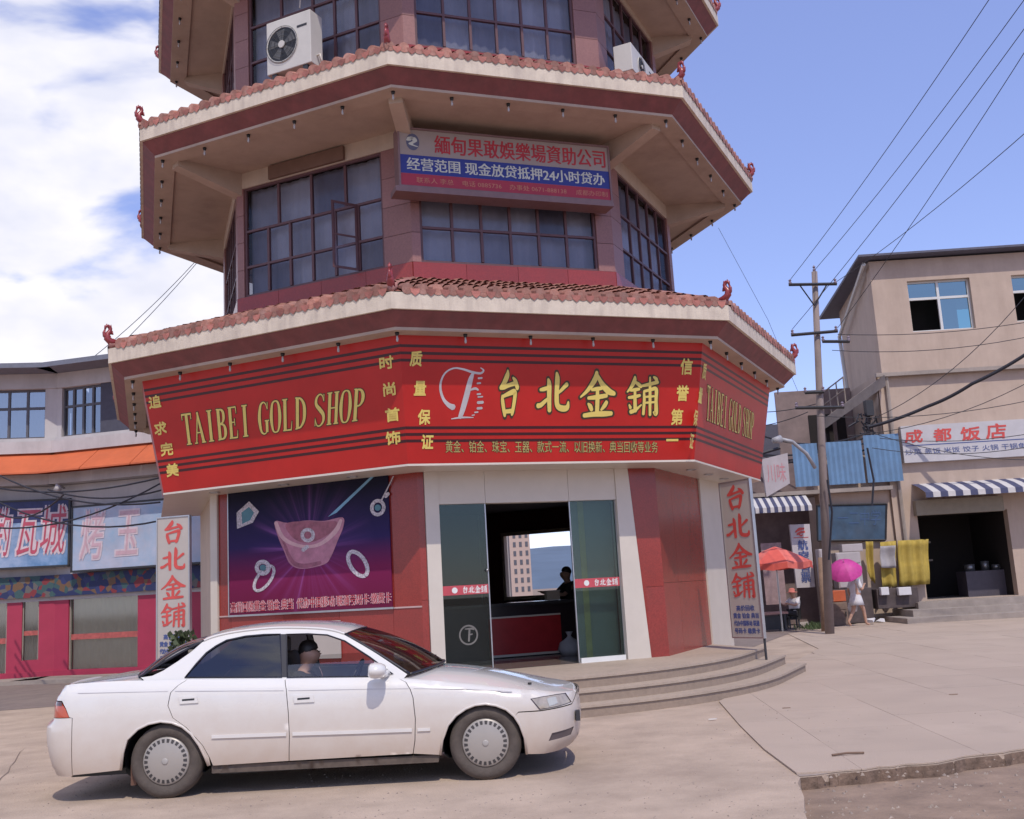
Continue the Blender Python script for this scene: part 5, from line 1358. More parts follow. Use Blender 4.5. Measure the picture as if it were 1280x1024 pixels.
B3('shutter_box',so0-.1,so1-.2,0.002,.28,sz1-.05,sz1+.42,mat('shutter box',(.26,.22,.17),.7,.1),rbld)
B3('table',so0+1.6,so0+3.0,-1.6,-.8,sz0,sz0+.8,mat('dark table',(.07,.06,.08),.6),rbld)
m_pot=mat('pot steel',(.25,.25,.26),.35,.1,metal=.7)
for i,(u_,h_,r_) in enumerate(((so0+1.9,.22,.16),(so0+2.4,.3,.12),(so0+2.75,.18,.14))): MB().lathe([(0,0),(r_,0),(r_*1.05,h_),(r_*.9,h_)],T3(u_,-1.2,sz0+.8),(0,0,1),14).build('pot',m_pot,rbld,smooth=True)
B3('shelf',so0+.2,so0+1.2,-2.8,-2.4,sz0+1.2,sz0+1.26,m_conc,rbld); B3('shelf',so0+.2,so0+1.2,-2.8,-2.4,sz0+1.8,sz0+1.86,m_conc,rbld)
for i in range(7): B3('jar',so0+.25+i*.13,so0+.33+i*.13,-2.7,-2.6,sz0+1.262,sz0+1.40+.03*(i%3),[m_wcl,m_redink,m_blueink][i%3],rbld)
B3('side_wall',xl,xl+.3,-DEP,-.3,-.2,zmid,m_bpink,rbld); 
# upper storey, corner pushed left and a slanted side wall
ul0,_=P(1093,400); 
win=[]
for (a,b,c,d) in ((1140,1210,348,416),(1270,1330,341,403)):
    u0_,z0_=P(a,d); u1_,z1_=P(b,c); win.append((u0_,u1_,z0_+.0,z1_))
wz0=sum(w_[2] for w_ in win)/2; wz1=sum(w_[3] for w_ in win)/2
us=[ul0]+[q for w_ in win for q in w_[:2]]+[XR_]
for i in range(0,len(us),2): B3('upper_wall',us[i],us[i+1],-.28,.10,zmid,zt_-.1,m_bpink,rbld)
for w_ in win:
    B3('upper_wall',w_[0],w_[1],-.28,.10,zmid,w_[2],m_bpink,rbld); B3('upper_wall',w_[0],w_[1],-.28,.10,w_[3],zt_-.1,m_bpink,rbld)
    wn=empty('window',(0,0,0)); wn.parent=rbld
    u0_,u1_,z0_,z1_=w_; um=(u0_+u1_)/2; zs_=z0_+(z1_-z0_)*.66
    for a,b,c,d in ((u0_,u1_,z0_,z0_+.06),(u0_,u1_,z1_-.06,z1_),(u0_,u0_+.06,z0_+.06,z1_-.06),(u1_-.06,u1_,z0_+.06,z1_-.06),(um-.04,um+.04,z0_+.06,z1_-.06),(u0_+.06,um-.04,zs_-.04,zs_+.04),(um+.04,u1_-.06,zs_-.04,zs_+.04)):
        B3('frame_bar',a,b,-.12,-.05,c,d,m_wwhite,wn)
    for a,b,c,d in ((u0_+.06,um-.04,zs_+.04,z1_-.06),(um+.04,u1_-.06,zs_+.04,z1_-.06),(um+.04,u1_-.06,z0_+.06,zs_-.04)):
        MB().quad(*[T3(*q) for q in ((a,-.09,c),(b,-.09,c),(b,-.09,d),(a,-.09,d))]).build('pane',m_green,wn,fix=False)
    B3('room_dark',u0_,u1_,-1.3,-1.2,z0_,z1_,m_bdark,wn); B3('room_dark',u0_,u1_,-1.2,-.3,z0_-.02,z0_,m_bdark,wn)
B3('window_ledge',xl-.1,XR_,.10,.22,zmid-.12,zmid,m_conc,rbld)
zcor=P(1056,440)[1]
# slanted corner wall on the left of the upper storey
ulx,_=P(1058,440,-3.0)
mb=MB(); 
def slant(name,z0_,z1_,m,o1=0,u1=None,o0=-6.5,u0=None):
    a=Vector((ul0 if u1 is None else u1,-.1+0,0)); b=Vector((ulx if u0 is None else u0,-o0*1.0,0)); return MB().add([(a.x,a.y,z0_),(b.x,b.y,z0_),(b.x,b.y,z1_),(a.x,a.y,z1_)],[(0,1,2,3)]).build(name,m,rbld)
xs1=P(1050,400,-6.5)[0]
slant('upper_side_wall',zmid-.12,zt_-.1,m_bpink,u0=xs1)
mb=MB(); mb.add([(xl,-.0,-.2),(xl-.05,-.0,zmid),(xs1,6.5,zmid),(xs1,6.5,-.2)],[(0,1,2,3)]); mb.build('side_wall',m_bpink,rbld)
# roof slab with overhang
mb=MB(); mb.add([(ul0-.45,-.55,zt_-.04),(XR_,-.55,zt_+.01),(XR_,8,zt_+.2),(xs1-.5,7.5,zt_-.1),(ul0-.45,-.55,zt_+.03),(XR_,-.55,zt_+.08),(XR_,8,zt_+.3),(xs1-.5,7.5,zt_+.02)],[(3,2,1,0),(4,5,6,7),(0,1,5,4),(1,2,6,5),(2,3,7,6),(3,0,4,7)]); mb.build('roof',m_roofd,rbld)
MB().tube([T3(ul0-.2,.2,zt_-.2),T3(xs1-.4,-5.5,zt_-1.3),T3(xs1-.3,-5.5,zmid-.5)],.07,6).build('rain_pipe',m_wwhite,rbld)
MB().tube([T3(xl+.25,.09,zmid-.1),T3(xl+.25,.09,.1)],.06,6).build('rain_pipe',m_conc,rbld)
# ledge running to the left with terrace rail
z9=P(985,556)[1]
lw=empty('terrace_wing',rb0,-YAW-.02,label='lower side wing with blue panels left of the restaurant building',cat='building')
xw0=P(944,640)[0]; zb0=P(1060,611)[1]; zb1=P(1060,560)[1]
B3('wall',P(1033,700)[0],xl-.01,-.6,-.1,-.2,zb1-.2,m_bpink,lw)
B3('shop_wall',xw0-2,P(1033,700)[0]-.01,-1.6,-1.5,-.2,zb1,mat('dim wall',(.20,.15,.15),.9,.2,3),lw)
B3('canopy_slab',xw0-2,xl-.02,-1.4,.3,zb0-.12,zb0,m_conc,lw)
m_blue=mat('blue corrugated sheet',(.13,.24,.40),.55,.15,2,grime=.3,gcol=(.10,.15,.22))
def corr(name,u0,u1,z0,z1,o,par,m,p=.16,a=.03):
    n=max(2,int((u1-u0)/p*2)); rows=[[T3(u0+(u1-u0)*i/n,o+(a if i%2 else 0),z) for i in range(n+1)] for z in (z0,z1)]
    return MB().grid(rows).build(name,m,par,fix=False)
zc0,zc1=P(1010,609)[1],P(1010,556)[1]
ua,ub=P(991,600)[0],P(1022,600)[0]; corr('blue_panel',ua,ub,zc0,zc1,.3,lw,m_blue)
corr('blue_panel',P(1033,600)[0],P(1078,600)[0],zc0,zc1,.3,lw,m_blue); corr('blue_panel',P(1081,600)[0],P(1125,600)[0],zc0,zc1+.15,.3,lw,m_blue)
# upper left: dim window wall above blue panels
zq=P(1080,480)[1]
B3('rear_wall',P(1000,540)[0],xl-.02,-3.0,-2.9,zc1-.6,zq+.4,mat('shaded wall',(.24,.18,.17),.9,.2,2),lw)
for a,b in ((1040,1052),(1062,1072),(1078,1090)):
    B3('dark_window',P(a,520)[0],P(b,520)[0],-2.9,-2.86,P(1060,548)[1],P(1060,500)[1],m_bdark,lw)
mb=MB(); a=T3(P(1100,466)[0],.1,zmid-.1); b=T3(P(985,556,-5)[0],-5,P(985,556,-5)[1])
mb.hexa([Vector(a)+Vector((0,0,-.35)),Vector(b)+Vector((0,0,-.35)),Vector(b)+Vector((0,-.3,-.35)),Vector(a)+Vector((0,-.3,-.35)),Vector(a),Vector(b),Vector(b)+Vector((0,-.3,0)),Vector(a)+Vector((0,-.3,0))]); mb.build('sloping_ledge',m_conc,lw)
mb=MB()
for i in range(9):
    t=i/8; p=Vector(a).lerp(Vector(b),.35+.6*t); mb.tube([p,p+Vector((0,0,.9))],.025,5)
for h in (.45,.88): mb.tube([Vector(a).lerp(Vector(b),.35)+Vector((0,0,h)),Vector(a).lerp(Vector(b),.95)+Vector((0,0,h))],.025,5)
mb.build('terrace_railing',m_conc,lw)
B3('dark_roof',P(938,560,-7)[0]-3,P(1000,545,-7)[0],-9,-7,P(960,558,-7)[1]-.6,P(960,531,-7)[1],m_roofd,lw)
B3('back_wall',P(938,560,-7)[0]-3,P(1000,545,-7)[0]+6,-9.1,-7.1,-.1,P(960,558,-7)[1]-.61,m_bpink,lw)
# small hanging sign and awning beside it
lsg=empty('side_shop_sign',rb0,-YAW-.02,label='tilted pale shop sign with faint red letters left of the blue panels',cat='sign')
q=[P(951,575,.2),P(983,567,.2),P(986,605,.2),P(957,622,.2)]
MB().prism(q[::-1],lambda u,v,d:(u,-d,v),.2,.35).build('panel',mat('pale sign',(.42,.38,.40),.6,.1,3),lsg)
mb=MB(); put_text(mb,'川味',lambda u,v,d:(u,-.352-d,v),q[0][0]+.12,q[1][0]-.12,(q[0][1]+q[3][1])/2-.15,(q[0][1]+q[3][1])/2+.45,.004); mb.build('faint_letters',mat('faint red',(.50,.22,.25),.6),lsg,fix=False)
def awning(label,u0,u1,z0,z1,o0,o1,par_o,n,curve=True):
    r=empty('striped_awning',rb0,-YAW-.02,label=label,cat='awning')
    ma=mat('awning white stripe',(.52,.50,.50),.8,.05); mb_=mat('awning blue stripe',(.06,.065,.13),.8,.1)
    for i in range(n):
        a=u0+(u1-u0)*i/n; b=u0+(u1-u0)*(i+1)/n; rows=[]
        for t in (0,.5,1): rows.append([T3(a,o0+(o1-o0)*t,z1+(z0-z1)*(t**1.3)),T3(b-.002,o0+(o1-o0)*t,z1+(z0-z1)*(t**1.3))])
        rows.append([T3(a,o1+.01,z0-.16),T3(b-.002,o1+.01,z0-.16)])
        MB().grid(rows).build('stripe',ma if i%2 else mb_,r,fix=False)
    return r
awning('long blue and white striped awning over the dark restaurant doorway',P(1140,610)[0],P(1140,610)[0]+10,P(1200,616)[1],P(1200,602)[1],.0,1.1,0,44)
awning('small striped awning at the tower edge over the side shop',P(940,635)[0]-.2,P(1005,627)[0],P(975,636)[1],P(975,620)[1]+.1,-.1,.9,0,16)
# white restaurant sign
rs=empty('restaurant_sign',rb0,-YAW-.02,label='white restaurant sign with four red characters on the beige building',cat='sign')
su0,_=P(1128,555,.2); _,sz1_=P(1200,523,.2); _,sz0_=P(1200,574,.2); su1=su0+13
m_rsw=mat('sign white',(.50,.48,.50),.6,.06,2,grime=.2)
q1=P(1126,533,.2)[1]; q0=P(1128,579,.2)[1]
B3('board',su0,su1,.002,.2,q0,q1,m_rsw,rs)
G3=lambda u,v,d:T3(u,.2+d,v)
for ch,(x0,x1,y0,y1) in zip('成都饭店',((1132,1152,538,554),(1168,1188,536,552),(1202,1224,534,551),(1234,1256,530,549))):
    a=P(x0,y1,.2); b=P(x1,y0,.2); mb=MB(); bold_text(mb,ch,G3,a[0],b[0],a[1],b[1]+.02,.01,.012,.1); mb.build('red_character',m_redink,rs,fix=False)
mb=MB(); a=P(1132,570,.2); put_text(mb,'炒菜 盖饭 米饭 饺子 火锅 干锅鱼火锅 小碗菜',G3,a[0],a[0]+5.2,a[1]+.02,a[1]+.20,.01,.0); mb.build('small_text',m_blueink,rs,fix=False,kind='stuff')
B3('blue_rule',su0+.1,su1,.2,.205,a[1]+.30,a[1]+.33,m_blueink,rs)
# steps in front of the restaurant
for i in range(3):
    u0_,_=P(1118,770); B3('terrace_step',P(1098+18*i,770)[0],XR_,.01,2.6-.75*i,-.14,max(.1,zg*(i+1)/3)-.02,m_conc,rbld)
# ---------------------------------------------- things in front of the right side
def at(x,y,z=0): return gpt(x,y,z)
m_pole=mat('concrete pole',(.24,.19,.18),.9,.1,4,grime=.3); m_wire=mat('cable black',(.02,.02,.03),.6); m_ins=mat('insulator',(.25,.2,.25),.3)
pb=at(1037,793); pd=ydep(pb)
def pxz(x,y,dist): return onyaw(x,y,dist)
FD=ydep(rb0)
print('FD',FD,pd)
pole=empty('utility_pole',pb,0,label='tall concrete utility pole with crossarms beside the restaurant building',cat='utility pole')
ptop=pxz(1018,340,pd); rel=lambda p:Vector(p)-pb
MB().tube([(0,0,-.1),rel(ptop)],[.125,.08],12).build('shaft',m_pole,pole,smooth=True)
for (xa,ya,xb,yb,c) in ((986,356,1046,355,0),(989,419,1047,414,1),(1028,427,1062,427,2),(1006,491,1030,490,3),(994,510,1055,509,4)):
    a=rel(pxz(xa,ya,pd-.15)); b=rel(pxz(xb,yb,pd-.15)); mb=MB(); mb.tube([a,b],.045,4); mb.build('crossarm',m_dark,pole)
    for t in (.03,.97):
        p=a.lerp(b,t); MB().lathe([(.03,0),(.05,.05),(.025,.08),(.045,.12),(0,.16)],p,(0,0,1),8).build('insulator',m_ins,pole)
a=rel(pxz(1018,382,pd-.15))
for xx in (1000,1033): MB().tube([rel(pxz(xx,357,pd-.15)),a],.02,4).build('brace',m_dark,pole)
MB().lathe([(.03,0),(.05,.06),(.02,.1),(.045,.14),(0,.2)],rel(ptop),(0,0,1),8).build('insulator',m_ins,pole)
pb2=at(1101,776); pd2=ydep(pb2)
pole2=empty('utility_pole',pb2,0,label='shorter dark pole with a tangle of cables in front of the blue panels',cat='utility pole')
MB().tube([(0,0,-.1),Vector(pxz(1085,508,pd2))-pb2],[.13,.10],12).build('shaft',mat('dark pole',(.11,.085,.085),.9,.15,4),pole2,smooth=True)
r2=lambda p:Vector(p)-pb2
mb=MB()
for i in range(16):
    x,y=1086+random.uniform(-14,14),530+random.uniform(-16,18); p=r2(pxz(x,y,pd2-.25)); q=r2(pxz(x+random.uniform(-14,14),y+random.uniform(-8,8),pd2-.3)); mb.tube([p,p.lerp(q,.5)+Vector((0,0,random.uniform(-.2,.2))),q],.03,4)
mb.build('cable_tangle',m_wire,pole2,kind='stuff')
MB().box(-.12,.12,-.12,.12,0,.5,lambda x,y,z:r2(pxz(1087,520,pd2-.3))+Vector((x,y,z))).build('junction_box',m_dark,pole2)
MB().box(-.18,.18,-.12,.12,0,.75,lambda x,y,z:r2(pxz(1100,595,pd2-.3))+Vector((x,y,z))).build('meter_box',mat('meter box',(.15,.12,.12),.7),pole2)
# blue board fixed between the poles
bd=empty('blue_board',(0,0,0),0,label='dark blue board with faint characters hung between the two poles',cat='sign')
c=[pxz(1022,676,pd2-.5),pxz(1107,675,pd2-.5),pxz(1108,630,pd2-.5),pxz(1021,632,pd2-.5)]
org_=c[0].copy(); bd.location=org_; L=[p-org_ for p in c]
MB().hexa([L[0],L[1],L[1]+Vector((0,.08,0)),L[0]+Vector((0,.08,0)),L[3],L[2],L[2]+Vector((0,.08,0)),L[3]+Vector((0,.08,0))]).build('panel',mat('weathered blue board',(.035,.075,.13),.6,.3,3,grime=.4,gcol=(.08,.09,.11)),bd)
mb=MB(); bfn=lambda u,v,d:L[0].lerp(L[1],u).lerp(L[3].lerp(L[2],u),v)+Vector((0,-d,0)); put_text(mb,'一二中学',bfn,.3,.92,.42,.85,.01); mb.build('faint_letters',mat('faint blue letter',(.045,.09,.19),.6),bd,fix=False)
mb=MB()
for (s_,t_) in ((0,1),(1,2),(2,3),(3,0)): mb.tube([L[s_]+Vector((0,-.01,0)),L[t_]+Vector((0,-.01,0))],.03,4)
mb.build('rim',m_dark,bd)
# street lamp arm
mb=MB(); lp=[pxz(1019,585,pd-.1),pxz(1008,567,pd-.3),pxz(990,552,pd-.5),pxz(976,549,pd-.6)]
la=empty('street_lamp',lp[0],0,label='grey curved street lamp arm reaching left from the concrete pole',cat='street lamp')
MB().tube([p-lp[0] for p in lp],.05,7).build('arm',mat('lamp grey',(.35,.35,.38),.5),la,smooth=True)
MB().tube([lp[3]-lp[0],pxz(966,551,pd-.65)-lp[0]],[.11,.07],8).build('lamp_head',mat('lamp grey',(.35,.35,.38),.5),la,smooth=True)
# wires: (points px, distance, radius, label)
WG='thin overhead cables'
ORD=['first','second','third','fourth','fifth','sixth','seventh','eighth']; _cn={}
def wire(pts,ds,r,label,sag=0,group=WG):
    if '#' in label:
        _cn[label]=_cn.get(label,-1)+1; label=label.replace('#',ORD[_cn[label]])
    P_=[pxz(x,y,d) for (x,y),d in zip(pts,ds)]; out_=[]
    for a,b in zip(P_,P_[1:]):
        for i in range(10):
            t=i/10; p=a.lerp(b,t); p.z-=sag*4*t*(1-t); out_.append(p)
    out_.append(P_[-1]); mb=MB(); o=out_[0].copy(); mb.tube([p-o for p in out_],r,5); ob=mb.build('power_cable',m_wire,None,label=label,cat='cable',group=group); ob.location=o
TL='# power cable from the top, counted down the tall concrete pole'
for (x0,y0,x1,y1) in ((986,352,1240,-6),(1018,338,1283,-4),(990,412,1292,20),(1047,410,1300,35),(1046,352,1300,150)):
    wire([(x0,y0),(x1,y1)],[pd,pd*.62],.008,TL,.12)
WL='# thin cable listed down the front of the beige building'
for (x0,y0,x1,y1,s) in ((1047,418,1300,400,.15),(1040,438,1300,418,.2),(1020,520,1290,500,.2),(1060,545,1300,470,.3),(1100,548,1300,540,.15),(1088,525,1290,360,.4),(1090,560,1300,556,.2),(1086,540,1300,575,.2)):
    wire([(x0,y0),(x1,y1)],[pd-.5,pd-1.5],.010,WL,s,'cables across the beige building')
wire([(1086,534),(1160,508),(1215,480),(1290,438)],[pd2-.6,pd2-1.5,pd2-2.5,pd2-3.5],.055,'thick black cable climbing right across the white restaurant sign',.05,None)
WB_='# dark cable running left from the poles to behind the tower'
for (x0,y0,x1,y1,s) in ((1086,545,935,566,.3),(1086,552,935,574,.25),(1086,560,930,560,.5),(1040,556,930,578,.3),(1086,540,940,540,.4),(1010,515,930,535,.1),(1020,505,930,515,.1)):
    wire([(x0,y0),(x1,y1)],[pd2-.6,pd+6],.03 if s>.2 else .014,WB_,s,'cables behind the tower corner')
for pts in ([(1034,600),(1040,640),(1036,700)],[(1084,560),(1092,600),(1090,632)]): wire(pts,[pd-.3]*3,.03,'dark cable hanging down the pole beside the blue panels' if pts[0][0]<1050 else 'dark cable hanging down the shorter pole',0,None)
WS='faint thin wire crossing the empty sky right of the tower'
wire([(898,285),(960,400),(1010,520)],[60,60,60],.012,WS,0,None)
for k_,(p,q) in enumerate((((255,315),(115,448)),((262,310),(100,480)))): wire([p,q],[45,40],.015,'thin wire slanting down behind the tower on the left, '+('upper one','lower one')[k_],.2,None)
wire([(935,572),(955,566),(975,560)],[pd+3]*3,.05,'thick cable bundle leaving the tower corner toward the lamp arm',0,None)
# market umbrella and sitter
ub=at(975,790); um_=empty('market_umbrella',ub,0,label='coral red market umbrella beside the white vertical sign',cat='umbrella')
du=ydep(ub)
utop=pxz(968,683,du)-ub; ue=pxz(1013,697,du)-ub; rad_=ue.x-utop.x+.05; zt2=utop.z; ze=ue.z-.1
m_coral=mat('coral canvas',(.62,.10,.075),.8,.1,3); m_coral2=mat('coral canvas pale',(.66,.15,.12),.8,.1,3)
MB().tube([(utop.x,0,0),(utop.x,0,zt2)],.025,8).build('pole',m_steel,um_)
for k in range(8):
    a,b=2*PI*k/8,2*PI*(k+1)/8; rows=[]
    for t in (0,.35,.7,1): 
        row=[]
        for q in (0,.5,1):
            an=a+(b-a)*q; rr_=rad_*t*(1-.04*math.sin(PI*q)); row.append((utop.x+rr_*math.cos(an),rr_*math.sin(an),zt2-(zt2-ze)*t**1.25-.03*math.sin(PI*q)*t))
        rows.append(row)
    rows.append([(p[0],p[1],p[2]-.16-(0 if i!=1 else .03)) for i,p in enumerate(rows[-1])])
    MB().grid(rows).build('canopy_panel',m_coral if k%2 else m_coral2,um_,fix=False)
sp_=at(1000,776); 
sitL=dict(sit); 
sitter=person('person in red hat sitting under the coral umbrella',(at(993,786).x,at(993,786).y,.22),R(-60),sitL,m_wcl,m_blk,hair='short',scale=.9)
hb=Vector(sitL['top']); MB().lathe([(.20,-.02),(.11,.0),(.10,.08),(.06,.12),(0,.125)],(hb.x,hb.y,hb.z-.03),(0,0,1),14).build('hat',mat('hat red',(.52,.16,.13),.8),sitter,smooth=True)
st_=empty('stool',(at(993,786).x,at(993,786).y+.05,0),0,label='low dark stool under the seated person in the hat',cat='stool')
MB().box(-.18,.18,-.15,.15,.34,.38).build('seat',m_dark,st_)
for x in (-.14,.14):
    for y in (-.11,.11): MB().box(x-.02,x+.02,y-.02,y+.02,0,.338).build('leg',m_dark,st_)
tb_=at(962,789); tbl=empty('low_stall_table',tb_,0,label='low stall table with pinkish goods under the coral umbrella',cat='table')
MB().box(-.6,.5,-.35,.35,.48,.54).build('tabletop',mat('stall cloth',(.42,.25,.22),.9,.3,20),tbl); 
for x in (-.5,.4):
    for y in (-.28,.28): MB().box(x-.03,x+.03,y-.03,y+.03,0,.478).build('leg',m_dark,tbl)
MB().box(-.5,.42,-.27,-.25,.05,.44).build('apron_cloth',m_dark,tbl)
# standing banner: airline tickets
ad=FD-.2
c=[pxz(996,735,ad),pxz(1019,734,ad),pxz(1012,655,ad),pxz(987,656,ad)]
an=empty('ticket_banner',c[0],0,label='white upright ticket banner with dark blue characters behind the coral umbrella',cat='sign'); L2=[p-c[0] for p in c]
MB().hexa([L2[0],L2[1],L2[1]+Vector((0,.1,0)),L2[0]+Vector((0,.1,0)),L2[3],L2[2],L2[2]+Vector((0,.1,0)),L2[3]+Vector((0,.1,0))]).build('panel',mat('banner white',(.50,.46,.48),.6,.05),an)
afn=lambda u,v,d:L2[0].lerp(L2[1],u).lerp(L2[3].lerp(L2[2],u),v)+Vector((0,-d,0))
mb=MB()
for i,ch in enumerate('航空售票'): bold_text(mb,ch,afn,.3,.8,.70-.17*i-.10,.70-.17*i+.04,.01,.012)
mb.build('blue_characters',m_blueink,an,fix=False)
mb=MB(); stroke(mb,[(.25,.88,.03),(.45,.92,.05),(.7,.93,.03)],afn,.01,0); stroke(mb,[(.3,.84,.03),(.5,.87,.04),(.72,.88,.03)],afn,.012); stroke(mb,[(.35,.86,.03),(.5,.82,.03),(.6,.83,.02)],afn,.014); mb.add([afn(u,v,.01) for u,v in ((.12,.785),(.88,.785),(.88,.795),(.12,.795))],[(0,1,2,3)]); mb.build('red_emblem',m_redink,an,fix=False)
# small pinkish notice beside the umbrella pole
nb2=onyaw(966,715,FD-.1); MB().box(-.3,.35,0,.04,-1.0,.9).build('small_board',mat('pink board',(.32,.22,.22),.8,.2,5),None,label='dull pinkish board hanging behind the coral umbrella pole',cat='board').location=nb2
# pedestrian with pink umbrella
pp=at(1074,783); walk=dict(hip=(0,0,.88),waist=(0,0,1.02),chest=(0,0,1.2),neck=(0,0,1.36),neck2=(0,-.01,1.41),head=(0,-.02,1.48),top=(0,-.02,1.56),
 shl=(-.15,0,1.31),shr=(.15,0,1.31),ell=(-.22,-.06,1.06),elr=(.22,.08,1.06),wrl=(-.12,-.22,1.16),wrr=(.22,.02,.84),hal=(-.10,-.26,1.2),har=(.22,-.02,.77),
 thl=(-.08,0,.82),thr=(.08,0,.82),knl=(-.09,-.16,.47),knr=(.09,.08,.46),anl=(-.09,-.20,.08),anr=(.09,.30,.14),tol=(-.09,-.33,.03),tor=(.09,.22,.03))
ped=person('person in short white dress walking under a pink umbrella',pp,R(110),walk,m_wcl,None,hair='long',scale=.98)
MB().lathe([(.09,1.30),(.135,1.20),(.12,1.05),(.155,.92),(.19,.77),(.225,.62),(.21,.62),(.14,.90)],(0,.01,0),(0,0,1),18).build('skirt',m_wcl,ped,smooth=True)
pu=empty('pink_umbrella',pp,0,label='bright pink umbrella held by the walking person in white',cat='umbrella')
uc=pxz(1056,715,ydep(pp)-.3)-pp
ax_=Vector((-.25,-.55,.8)).normalized(); e1u=Vector((1,0,0)); e1u=(e1u-ax_*e1u.dot(ax_)).normalized(); e2u=ax_.cross(e1u)
m_pk=mat('magenta cloth',(.50,.045,.26),.6,.15,8)
for k in range(8):
    rows=[]
    for t in (0,.3,.6,.85,1):
        row=[]
        for q in (0,.5,1):
            an_=2*PI*(k+q)/8; th_=t*1.15; rr_=.56*math.sin(th_)*(1-.05*math.sin(PI*q)*t); row.append(uc+(e1u*math.cos(an_)+e2u*math.sin(an_))*rr_+ax_*(.56*math.cos(th_)-.22))
        rows.append(row)
    MB().grid(rows).build('canopy_panel',m_pk,pu,smooth=True,fix=False)
hnd=(Matrix.Rotation(R(110),4,'Z')@Vector(walk['hal']))*.98
MB().tube([uc+ax_*.42,uc.lerp(hnd,.5),hnd-Vector((0,0,.08))],.010,6).build('shaft',m_steel,pu)
bagp=(Matrix.Rotation(R(110),4,'Z')@Vector(walk['har']))*.98
bg_=MB(); bg_.lathe([(0,-.32),(.11,-.30),(.14,-.18),(.10,-.05),(.03,.0)],(0,0,0),(0,0,1),10); bo=bg_.build('shopping_bag',m_wcl,None,smooth=True,label='white plastic bag hanging from the walking person\'s hand',cat='bag'); bo.location=pp+bagp-Vector((0,0,.03))
# stall clutter: yellow sheets, white cabinets, orange crate, posts
m_yel=mat('yellow tarp',(.40,.29,.055),.75,.2,4,.3,10,grime=.35,gcol=(.22,.16,.05))
def tarp(label,px,dist,folds=6,ph=0,m=None):
    c=[pxz(*p,dist) for p in px]; o=c[0].copy(); c=[p-o for p in c]; rows=[]
    for i in range(9):
        v=i/8; row=[]
        for j in range(17):
            u=j/16; p=c[0].lerp(c[1],u).lerp(c[3].lerp(c[2],u),v); p=p+Vector((0,-.06*math.sin(u*folds*3+ph+v)-.03*math.sin(v*7+ph),0)); row.append(p)
        rows.append(row)
    mb=MB(); mb.grid(rows); ob=mb.build('yellow_tarp',m or m_yel,None,smooth=True,fix=False,label=label,cat='tarpaulin'); ob.location=o
    s_=ob.modifiers.new('t','SOLIDIFY'); s_.thickness=.01
tarp('broad yellow tarpaulin hanging left of the dark restaurant doorway',[(1124,733),(1163,730),(1160,674),(1121,676)],FD-.35)
tarp('narrow yellow tarpaulin between the shorter pole and the broad one',[(1102,734),(1122,733),(1120,676),(1100,678)],FD-.35,3,2)
tarp('thin yellow cloth strip left of the shorter pole',[(1083,715),(1093,730),(1090,677),(1081,677)],FD-.3,2,1)
tarp('grey sheet pinned over the narrow yellow tarpaulin',[(1100,710),(1119,710),(1118,682),(1099,683)],FD-.5,2,1,mat('grey sheet',(.33,.31,.32),.8,.1))
def cab(label,x0,x1,y0,y1,dist,m,cat='cabinet',depth=.5,name='white_cabinet',door=True):
    a=pxz(x0,y1,dist); b=pxz(x1,y1,dist); t_=pxz((x0+x1)/2,y0,dist); h_=t_.z-(a.z+b.z)/2; w_=(b-a).length
    r=empty(name,(a.x,a.y,(a.z+b.z)/2),-YAW,label=label,cat=cat)
    MB().box(0,w_,0,depth,0,h_).build('body',m,r,bevel=.015)
    if door:
        MB().box(.03,w_-.03,-.02,-.001,.03,h_*.66).build('door',m,r,bevel=.008); MB().box(.03,w_-.03,-.02,-.001,h_*.69,h_-.03).build('door',m,r,bevel=.008)
        MB().box(w_-.09,w_-.06,-.045,-.021,h_*.4,h_*.6).build('handle',m_dark,r)
    return r
m_cab=mat('cabinet white',(.42,.38,.39),.5,.06,3,grime=.3)
cab('large off white cabinet behind the pink umbrella',1049,1080,690,735,FD-.7,m_cab)
cab('pale box standing on top of the large off white cabinet',1053,1079,680,689.6,FD-.7,m_cab,'box',.35,'pale_box',False)
cab('dark wooden stand under the large off white cabinet',1046,1094,735.5,779,FD-.75,mat('stall dark',(.08,.06,.06),.8,.3,5),'stand',.55,'stall_stand',False)
cab('narrow stack of pale crates beside the leaning wooden post',1028,1041,686,733,FD-.9,m_cab,'crate',.4,'pale_crates',True)
cab('orange crate low behind the pedestrian',1042,1058,738,752,FD-1.1,mat('orange plastic',(.50,.11,.04),.5,.1),'crate',.35,'orange_crate',False)
cab('brown wooden counter below the orange crate',1036,1062,753,783,FD-1.2,mat('brown board',(.20,.14,.11),.8,.2,6),'counter',.5,'wooden_counter',True)
cab('low dark stall counter with white bundles under the yellow sheets',1098,1150,735,760,FD-.9,mat('stall dark',(.08,.06,.06),.8,.3,5),'counter',.5,'stall_counter',False)
for i,(x0,x1) in enumerate(((1102,1112),(1124,1140))): 
    cab(('white bundle at the left end of the low stall counter','white bundle at the right end of the low stall counter')[i],x0,x1,734,744,FD-1.1,m_wcl,'bundle',.18,'white_bundle',False)
wp=at(1031,790); MB().tube([Vector((0,0,-.05)),pxz(1026,697,ydep(wp))-wp],[.10,.08],8).build('wooden_post',mat('old timber',(.26,.17,.12),.9,.25,8,grime=.4),None,smooth=True,label='short leaning wooden post left of the orange crate',cat='post').location=wp
